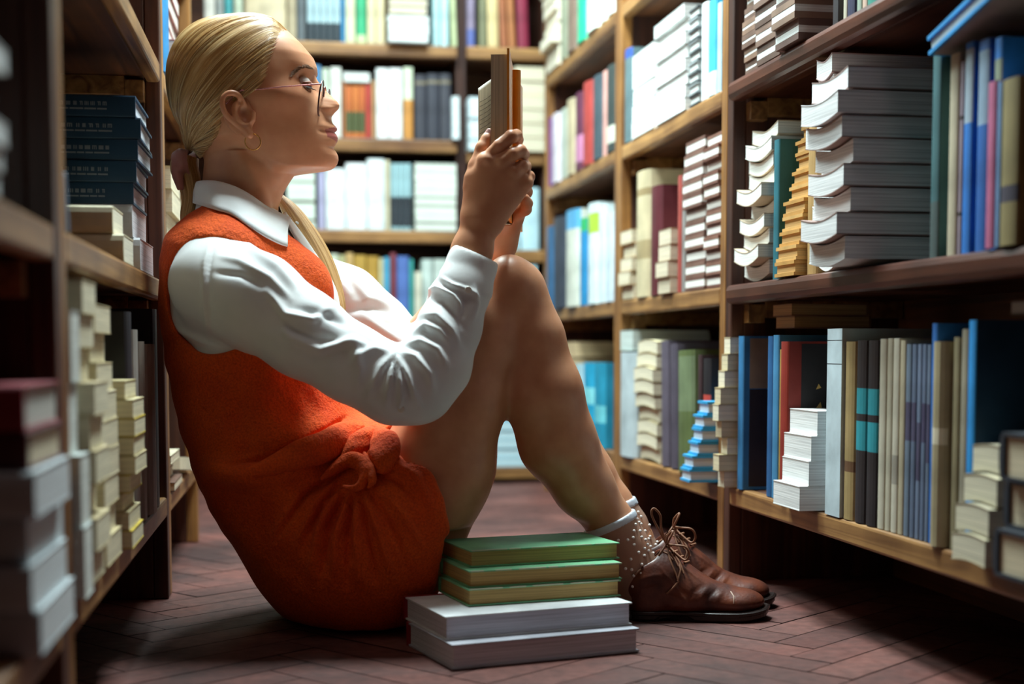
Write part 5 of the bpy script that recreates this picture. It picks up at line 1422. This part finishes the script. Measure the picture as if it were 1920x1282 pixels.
# ---------------------------------------------------------------- eyes, brows, lashes
LIDM = plain('lid_skin', '#a8705c', 0.5); eyem = plain('eye_white', '#d8cfc8', 0.2); irism = plain('iris', '#4b5a58', 0.15); darkm = plain('lash', '#2c1a14', 0.6); browm = plain('brow_hair', '#7a5638', 0.7)
def head_at(px, py, s=1):
    """skin point under a pixel, on the near (+1) or mirrored far side"""
    o = Vector(q(px, py, 1.5)); d = (Vector(q(px, py, 2.4)) - o).normalized(); h = HBVH.ray_cast(o, d)
    p = np.array(h[0]) if h[0] is not None else q(px, py, D0); n = np.array(h[1]) if h[0] is not None else np.array([0, -1, 0])
    return p * np.array([1, s, 1]), n * np.array([1, s, 1])
for s in (1, -1):
    p, n = head_at(579, 156, s)
    c = q(575, 157, D0 - .0305); c = np.array([c[0] - .0052, -s * .0300, c[2] - .0005])
    V = []; Fc = []; MI = []
    f_ = np.array([0.90, -s * 0.30, -0.28]); f_ /= np.linalg.norm(f_); u = np.cross(f_, [0, 0, 1]); u /= np.linalg.norm(u); w = np.cross(u, f_)
    NR, NS_ = 16, 24
    for i in range(NR + 1):
        a = math.pi * i / NR * 0.6
        for k in range(NS_):
            b_ = 2 * math.pi * k / NS_; V.append(c + .0110 * (f_ * math.cos(a) + (u * math.cos(b_) + w * math.sin(b_)) * math.sin(a)))
    for i in range(NR):
        for k in range(NS_): Fc.append((i * NS_ + k, (i + 1) * NS_ + k, (i + 1) * NS_ + (k + 1) % NS_, i * NS_ + (k + 1) % NS_)); MI.append(1 if i < 5 else 0)
    npmesh('eyeball', np.array(V), np.array(Fc), [eyem, irism], person, MI)
    # upper and lower lid as bent shells over the ball
    parts = []
    for up_, (t0, t1) in ((1, (0.02, 0.62)), (0, (-0.30, -0.62))):
        rows = []
        for k in range(13):
            a = -1.15 + 2.3 * k / 12
            row_ = []
            for t in np.linspace(t0, t1, 5):
                el = t * (1 if up_ else 1) * (math.cos(a * .9) if True else 1) + (-0.10)
                d = f_ * math.cos(a) * math.cos(el) + u * math.sin(a) * math.cos(el) + w * math.sin(el); row_.append(c + d * .0119)
            rows.append(row_)
        parts.append(sheet(rows, .0012, 20, 8) + (0,))
    v_, ff_, _ = J(*parts); npmesh('eyelid', v_, ff_, [LIDM], person)
    # lashes
    LV = []; LF = []
    for k in range(26):
        a = -1.0 + 2.0 * k / 25; el = -0.10 + 0.02
        d = f_ * math.cos(a) * math.cos(el) + u * math.sin(a) * math.cos(el) + w * math.sin(el); b0 = c + d * .0121
        tip = b0 + (d * .007 + w * (-.0012) + u * math.sin(a) * .003); mid = (b0 + tip) / 2 - w * .0010
        v_, ff_ = tubeq([b0, mid, tip], [.00045, .0003, .0001], 4); LF.append((v_, ff_, 0))
    ln = []
    for k in range(15):
        a = -1.1 + 2.2 * k / 14; el = -0.09; d = f_ * math.cos(a) * math.cos(el) + u * math.sin(a) * math.cos(el) + w * math.sin(el); ln.append(c + d * .0125)
    v_, ff_ = tubeq(ln, .0007, 6); LF.append((v_, ff_, 0))
    v_, ff_, _ = J(*LF); npmesh('eyelashes', v_, ff_, [darkm], person)
    # brow: short hairs
    BR = spline([(548, 144), (556, 134), (566, 127), (577, 125), (587, 128)], 60); LF = []
    for i in range(60):
        for _ in range(3):
            x, y = BR[i] + np.array([rr.uniform(-1.5, 1.5), rr.uniform(-2.2, 2.2)]); p0, n0 = head_at(x, y, s); p1, _n = head_at(x - 6, y - rr.uniform(-1, 3), s)
            v_, ff_ = tubeq([p0, (p0 + p1) / 2 + n0 * .0009, p1 + n0 * .0005], [.00038, .0003, .0001], 4); LF.append((v_, ff_, 0))
    v_, ff_, _ = J(*LF); npmesh('eyebrow', v_, ff_, [browm], person)
# ---------------------------------------------------------------- glasses and earring
GM = plain('rose_gold_wire', '#c48a86', 0.25, 0.9); GD = plain('dark_wire', '#4a3234', 0.3, 0.7)
GLS, gnt, gb = newmat('lens_glass'); gb.inputs['Transmission Weight'].default_value = 1; gb.inputs['Roughness'].default_value = 0.02; gb.inputs['IOR'].default_value = 1.12
glasses = empty('glasses'); glasses.parent = person
gc = {}
for s in (1, -1):
    c = q(601.5, 184, D0 - .034) * np.array([1, s, 1]); fx = np.array([0.99, .055, 0.0]); fx += np.array([0, 0, -0.14]); fx /= np.linalg.norm(fx)
    u = np.cross([0, 0, 1], fx); u /= np.linalg.norm(u); w = np.cross(fx, u); gc[s] = (c, fx, u, w)
    ring = [c + (u * math.cos(a) * .0255 + w * math.sin(a) * .0235) for a in np.linspace(0, 2 * math.pi, 48, endpoint=False)]
    V, Fc = tube([tuple(p) for p in ring], .0011, 8, True); mesh_obj('rim', V, Fc, [GD], glasses, smooth=True)
    V = [tuple(c + fx * .0003)] + [tuple(c + (u * math.cos(a) * .0252 + w * math.sin(a) * .0232)) for a in np.linspace(0, 2 * math.pi, 48, endpoint=False)]
    V2 = [tuple(np.array(v) - fx * .0012) for v in V]; n = 49
    Fc = [(0, 1 + k, 1 + (k + 1) % 48) for k in range(48)] + [(n, n + 1 + (k + 1) % 48, n + 1 + k) for k in range(48)] + [(1 + k, n + 1 + k, n + 1 + (k + 1) % 48, 1 + (k + 1) % 48) for k in range(48)]
    mesh_obj('lens', V + V2, Fc, [GLS], glasses, smooth=False)
    y = -s
    hinge = q(595, 158, D0 - .063); hinge = np.array([hinge[0], -s * .063, hinge[2]])
    e = q(470, 169, D0 - .0775); e = np.array([e[0], -s * .0775, e[2]]); e2 = q(448, 171, D0 - .082); e2 = np.array([e2[0], -s * .082, e2[2]]); e3 = q(424, 195, D0 - .081); e3 = np.array([e3[0], -s * .081, e3[2]])
    rimp = c + u * (.0255 * .86 * (-1 if np.dot(u, [0, -s, 0]) < 0 else 1)) + w * .0235 * .5
    V, Fc = tube([tuple(p) for p in spline([rimp, hinge + np.array([.004, 0, 0]), hinge, hinge * .5 + e * .5 + np.array([0, -s * .001, 0.0005]), e, e2, e3], 40)], .0010, 8); mesh_obj('temple', V, Fc, [GM], glasses, smooth=True)
    # nose pad
    V, Fc = disc(c + u * (.024 * (1 if np.dot(u, [0, -s, 0]) < 0 else -1)) - w * .004 - fx * .006, u, .0035, .0012); mesh_obj('nose_pad', V, Fc, [GLS], glasses, smooth=True)
br = [gc[1][0] + np.array([.001, .0245, .008]), q(608, 168) + np.array([0.001, 0, 0.002]), gc[-1][0] + np.array([.001, -.0245, .008])]
V, Fc = tube([tuple(p) for p in spline([br[0], br[1] + np.array([0, -.006, 0]), br[1] + np.array([0, .006, 0]), br[2]], 16)], .0011, 8); mesh_obj('bridge', V, Fc, [GM], glasses, smooth=True)
GOLD = plain('gold', '#e0a860', 0.15, 1.0)
for s in (1, -1):
    c = q(474, 266, D0 - .078); c = np.array([c[0], -s * .078, c[2]]); ring = [c + np.array([math.cos(a) * .0105, -s * .002 * math.sin(a), math.sin(a) * .0105]) for a in np.linspace(0, 2 * math.pi, 36, endpoint=False)]
    V, Fc = tube([tuple(p) for p in ring], .0009, 8, True); mesh_obj('earring', V, Fc, [GOLD], person, smooth=True)
# ---------------------------------------------------------------- nails
for (x, y, D_, n, t, s_) in ((914, 248, 1.9065, (-.35, -.85, .35), (.35, .1, 1), 1), (971, 257, 1.895, (.4, -.8, .5), (.7, .3, -.5), .8)):
    c = q(x, y, D_); n = np.array(n, float); n /= np.linalg.norm(n); t = np.array(t, float); t -= n * (t @ n); t /= np.linalg.norm(t); b_ = np.cross(n, t); rows = []
    for i in range(5):
        a = -1 + 2 * i / 4; rows.append([c + t * a * .0055 * s_ + b_ * k * .0042 * s_ * (1 - .35 * max(0, a) ** 2) - n * (k * k * .0016) for k in (-1, -.5, 0, .5, 1)])
    v_, ff_ = sheet(rows, .0008, 12, 8); npmesh('fingernail', v_, ff_, [NAILM], person)
# ---------------------------------------------------------------- socks
SOCKM, snt, sb = newmat('sheer_sock'); sb.inputs['Base Color'].default_value = lin('#caa58f'); sb.inputs['Roughness'].default_value = 0.6; sb.inputs['Alpha'].default_value = 0.55
SATIN = cloth_material('pale_blue_satin', '#c6d2e2', '#dfe6f0', 0.35)
PEARL = plain('pearl', '#f2ece6', 0.12, 0.0); PEARL.node_tree.nodes['Principled BSDF'].inputs['Coat Weight'].default_value = 0.6
BB = near_surface(BV, BF)
ico = bmesh.new(); bmesh.ops.create_icosphere(ico, subdivisions=2, radius=.0024); pme = bpy.data.meshes.new('pearl'); ico.to_mesh(pme); ico.free(); pme.materials.append(PEARL)
pme.polygons.foreach_set('use_smooth', [True] * len(pme.polygons))
def sock(chain, top_dir, D_):
    """chain of (point, radius) from the cuff downward; cuff plane tilted by top_dir"""
    f = Field(np.min([c for c, _ in chain], 0) - .06, np.max([c for c, _ in chain], 0) + .06, 0.0022)
    f.chain([(c, r + .0022) for c, r in chain], .012)
    n = np.array(top_dir, float); n /= np.linalg.norm(n); c0 = chain[1][0]
    sl, X = f.region(f.lo, f.lo + f.res * (f.n - 1)); e = ((X - c0) @ n).astype(np.float32)
    g = f.v.copy(); f.v = np.maximum(f.v, e)
    V, Fq = f.mesh(); o = npmesh('sock', V, Fq, [SOCKM], person)
    f.v = np.maximum(np.maximum(g - .0014, e - .0045), -(e + .0065)); V2, F2 = f.mesh(); npmesh('sock_band', V2, F2, [SATIN], o)
    B = near_surface(V, Fq); k = 0; tries = 0; used = []
    while k < (44 if D_ < 2.05 else 18) and tries < 4000:
        tries += 1; t = rr.uniform(0.0, 1.0); i = min(int(t * (len(chain) - 2)) + 1, len(chain) - 2); a = chain[i][0]; b_ = chain[i + 1][0]; c = a + (b_ - a) * rr.random()
        an = rr.uniform(-.2, 2.2) * 1.0; d = Vector((math.cos(an - .3), -math.sin(an), rr.uniform(-.1, .3))).normalized()
        h = B.ray_cast(Vector(c) + d * .08, -d)
        if h[0] is None or (np.array(h[0]) - c0) @ n > -.012: continue
        if any((h[0] - u_).length < .0075 for u_ in used): continue
        used.append(h[0].copy()); po = bpy.data.objects.new('pearl', pme); COL.objects.link(po); po.parent = o; po.location = h[0] + h[1] * .0006; k += 1
    return o
sc1 = [(q(1120, 945, 1.992), .036), (q(1145, 980, 1.998), .0325), (q(1168, 1022, 2.001), .0315), (q(1185, 1065, 2.002), .031), (q(1196, 1105, 2.002), .031)]
sc2 = [(q(1118, 915, 2.09), .037), (q(1143, 950, 2.09), .034), (q(1170, 990, 2.09), .032), (q(1190, 1035, 2.09), .031), (q(1205, 1080, 2.09), .031)]
sock(sc1, (-.46, 0, 1.0), 1.98); sock(sc2, (-.30, 0, 1.0), 2.09)
# ---------------------------------------------------------------- shoes
def leather():
    m, nt, b = newmat('brown_leather')
    n = tex(nt, 'ShaderNodeTexNoise', 'Object', (30, 30, 30), Scale=1.0, Detail=7.0)
    nt.links.new(ramp(nt, n.outputs['Fac'], [(0.3, lin('#3a1810')), (0.55, lin('#633222')), (0.75, lin('#7e4630'))]), b.inputs['Base Color'])
    nt.links.new(ramp(nt, n.outputs['Fac'], [(0.3, (.5,) * 3 + (1,)), (0.7, (.28,) * 3 + (1,))]), b.inputs['Roughness'])
    n2 = tex(nt, 'ShaderNodeTexVoronoi', 'Object', (230, 230, 230), Scale=1.0); bump(nt, b, n2.outputs['Distance'], 0.25, 0.0008)
    return m
LEA = leather(); SOLE = plain('dark_sole', '#1c100d', 0.35); LACE = plain('brown_lace', '#8a5c42', 0.6); SEAM = plain('pale_seam', '#b99a88', 0.5)
def make_shoe(D_, dx, dy, near=True):
    Q = lambda x, y, dd=0.0: q(x + dx, y + dy, D_ + dd)
    f = Field(q(1150 + dx, 1190 + dy, D_ - .07), q(1460 + dx, 1000 + dy, D_ + .07), 0.0019)
    zb_ = 0.019
    f.ell(np.append(Q(1212, 1120)[:2], .048), (.037, .031, .038), .02)           # heel
    f.chain([(Q(1205, 1090), .034), (Q(1210, 1125), .033)], .02)
    f.chain([(Q(1208, 1072), .0335), (Q(1245, 1078), .031), (Q(1285, 1104), .027), (Q(1335, 1132), .020)], .02)
    f.ell(np.append(Q(1300, 1138)[:2], .030), (.058, .038, .024), .02)
    f.ell(np.append(Q(1372, 1140)[:2], .024), (.046, .041, .0195), .014)          # toe box
    sl, X = f.region(f.lo, f.lo + f.res * (f.n - 1))
    f.v = smax(f.v, (0.012 - X[..., 2]).astype(np.float32), .004)
    # opening: cut above the top line and hollow
    a = Q(1180, 1066); b_ = Q(1242, 1022); dd = b_ - a; n = np.array([-dd[2], 0, dd[0]]); n /= np.linalg.norm(n)
    e = ((X - a) @ n).astype(np.float32); f.v = smax(f.v, e, .003)
    f.chain([(Q(1190, 1020), .0325), (Q(1206, 1075), .0295), (Q(1212, 1105), .024)], .003, 's')
    f.blur(1); V, Fq = f.mesh(); V = laplace(V, Fq, 2)
    CR_ = [([(1290, 1130), (1300, 1110), (1318, 1095)], 5, -.0016), ([(1318, 1140), (1330, 1118), (1345, 1102)], 4, -.0018), ([(1305, 1138), (1316, 1115), (1330, 1098)], 4, .0014), ([(1335, 1140), (1345, 1122), (1355, 1108)], 4, .0012),
          ([(1200, 1100), (1225, 1094), (1250, 1096)], 4, -.0014), ([(1235, 1060), (1262, 1095), (1285, 1128), (1250, 1145)], 3, .0012), ([(1195, 1088), (1222, 1080), (1245, 1078)], 5, .0012), ([(1255, 1045), (1290, 1070), (1320, 1092)], 3, .0012), ([(1245, 1110), (1280, 1112), (1300, 1120)], 6, -.001)]
    V = folds(V, Fq, [([(x + dx, y + dy) for x, y in p_], w_, h_) for p_, w_, h_ in CR_])
    shoe = npmesh('shoe', V, Fq, [LEA], person)
    # sole from outline
    out = spline([(1176, .0), (1182, .026), (1215, .033), (1262, .030), (1320, .041), (1385, .044), (1425, .030), (1440, .004)], 30); pts = [(s[0], s[1]) for s in out] + [(s[0], -s[1]) for s in out[::-1]]
    V = []; n_ = len(pts)
    for k, (zz, g_) in enumerate(((0.0005, .97), (0.003, 1.0), (0.008, 1.0), (0.0095, 1.02), (0.0125, 1.02), (0.0135, .99))):
        cx, cy = Q(1300, 1150)[0], Q(1300, 1150)[1]
        for (x, yy) in pts:
            p = Q(x, 1150); xx = cx + (p[0] - cx) * g_; lift = 0.006 * max(0, (x - 1370) / 70) ** 2
            arch = 0.006 if (1232 < x < 1292 and k < 2) else 0
            V.append((xx, cy + yy * g_, zz + lift + arch))
    Fc = []
    for k in range(5):
        for i in range(n_): j = (i + 1) % n_; Fc.append((k * n_ + i, k * n_ + j, (k + 1) * n_ + j, (k + 1) * n_ + i))
    Fc.append(tuple(range(5 * n_, 6 * n_))); Fc.append(tuple(reversed(range(n_))))
    mesh_obj('sole', V, Fc, [SOLE], shoe)
    B = near_surface(*f_pair(shoe))
    S_ = lambda x, y, l=.0015: onto(B, x + dx, y + dy, l, D_ - .03)
    # laces
    L_ = []
    eye = [((1243, 1026), (1262, 1050)), ((1256, 1030), (1272, 1062)), ((1268, 1036), (1282, 1075))]
    top = Q(1250, 1020, -.004)
    tb = lambda P_, r=.0016: L_.append(tubeq(P_, r, 6) + (0,))
    if near: tb(spline([top, Q(1236, 995, -.012), Q(1222, 965, -.016), Q(1226, 953, -.018), Q(1238, 966, -.014), Q(1240, 990, -.01), top], 30))
    tb(spline([top, Q(1252, 1005, -.02), Q(1262, 995, -.026), Q(1255, 1012, -.026), top], 20))
    tb(spline([top, Q(1265, 1022, -.028), Q(1285, 1025, -.034), Q(1292, 1040, -.030), Q(1284, 1050, -.024), Q(1266, 1036, -.015), top], 26))
    tb([top, S_(1236, 1040), S_(1214, 1056), S_(1200, 1068), S_(1190, 1078)])
    tb([top, S_(1256, 1048), S_(1268, 1078), S_(1272, 1090), S_(1262, 1102), S_(1250, 1113)])
    tb([top, S_(1272, 1048), S_(1276, 1068), S_(1270, 1090)])
    for (x0, y0), (x1, y1) in eye: tb([S_(x0, y0 + 8), S_((x0 + x1) / 2, (y0 + y1) / 2), S_(x1, y1)], .0014)
    for k in range(4):
        x, y = 1256 + 11 * k, 1024 + 10 * k; tb([Q(x - 6, y + 1, -.020), Q(x + 3, y - 2, 0), Q(x - 2, y + 6, .018)], .0015)
    v_, ff_, _ = J(*L_); npmesh('laces', v_, ff_, [LACE], shoe)
    # pale welt seam over the toe
    if near: v_, ff_ = tubeq([S_(1370, 1109, .0003), S_(1376, 1118, .0003), S_(1376, 1130, .0003), S_(1372, 1148, .0003)], .0011, 6); npmesh('toe_seam', v_, ff_, [SEAM], shoe)
    v_, ff_ = tubeq([S_(1183, 1070, .0002), S_(1200, 1066, .0002), S_(1220, 1050, .0002), S_(1240, 1030, .0002)], .0012, 6); npmesh('top_piping', v_, ff_, [LEA], shoe)
    return shoe
def f_pair(o):
    me = o.data; V = np.zeros(len(me.vertices) * 3); me.vertices.foreach_get('co', V); Fq = np.zeros(len(me.loops), np.int64); me.loops.foreach_get('vertex_index', Fq)
    return V.reshape(-1, 3), Fq.reshape(-1, 4)
make_shoe(2.002, 0, 0); make_shoe(2.095, 12, -33, False)
# ---------------------------------------------------------------- the orange book in her hands
OR = cover_mat('#ff981c', 0.45); PG = page_mat('#d8c6a8'); PW = page_mat('#ecebe2'); INK = plain('ink', '#5a5a58', 0.9)
SP = q(962, 122, 2.03); zt_, zb2 = q(950, 96, 1.90)[2], q(950, 96, 1.90)[2] - 0.215
rootb = empty('open_book', PM @ Matrix.Translation((SP[0], SP[1], zb2)))
tag(rootb, 'open orange clothbound book held up in both hands of the woman', 'book')
def leafbox(a, b, t0, t1, z0, z1):
    """vertical slab from a to b (xy), thickness offsets t0..t1 along its left normal"""
    a = np.array(a); b = np.array(b); d = (b - a) / np.linalg.norm(b - a); n = np.array([-d[1], d[0]]); V = []
    for z in (z0, z1):
        for p, t in ((a, t0), (b, t0), (b, t1), (a, t1)): V.append((p[0] + n[0] * t, p[1] + n[1] * t, z))
    return V, [(3, 2, 1, 0), (4, 5, 6, 7), (0, 1, 5, 4), (1, 2, 6, 5), (2, 3, 7, 6), (3, 0, 4, 7)]
H = 0.215
near_edge = q(955, 200, 1.90)[:2] - SP[:2]; far_edge = q(980, 200, 2.15)[:2] - SP[:2]
nn = near_edge / np.linalg.norm(near_edge); nf_ = far_edge / np.linalg.norm(far_edge)
for nm, e, s in (('near', near_edge, -1), ('far', far_edge, 1)):
    z_up = 0.004 if nm == 'near' else -0.002
    V, Fc = leafbox((0, 0.0), e, 0 if s > 0 else -.0030, .0030 if s > 0 else 0, 0, H + z_up); mesh_obj('cover', V, Fc, [OR], rootb)
    e2 = e * 0.965
    V, Fc = leafbox((0, 0), e2, .0031 if s > 0 else -.0245, .0245 if s > 0 else -.0031, .003, H - .003); mesh_obj('page_block', V, Fc, [PG], rootb)
V, Fc = tube([(.0035, 0.0, 0.0), (.0035, 0.0, H)], .0075, 16); mesh_obj('spine', V, Fc, [OR], rootb, smooth=False)
# lifted page with printed lines
p0 = np.array([-.022, .012]); p1 = q(897, 200, 2.00)[:2] - SP[:2]
rows = []
for z_, k in ((H - .030, 0), (H * .5, 1), (.012, 2)):
    rows.append([(p0[0], p0[1], z_ + .026), ((p0[0] * .45 + p1[0] * .55), (p0[1] + p1[1]) / 2 + .008, z_ + .014), (p1[0], p1[1], z_)])
v_, ff_ = sheet(rows, .0006, 30, 14); npmesh('page', v_, ff_, [PW], rootb)
PBV = near_surface(v_, ff_); LF = []
for i in range(26):
    z0 = H - .050 - i * .0062
    for (u0, u1) in ((.20, .50), (.53, .70), (.73, .93)):
        pts = []
        for u in np.linspace(u0, u1, 4):
            x = p0[0] * (1 - u) + p1[0] * u; zz = z0 + .026 * (1 - u); o = Vector((x, -.3, zz)); h = PBV.ray_cast(o, Vector((0, 1, 0)))
            if h[0] is not None: pts.append(np.array(h[0]) + np.array([0, -.0003, 0]))
        if len(pts) > 2: LF.append(tubeq(pts, .0003, 4) + (0,))
if LF: v_, ff_, _ = J(*LF); npmesh('printed_lines', v_, ff_, [INK], rootb)
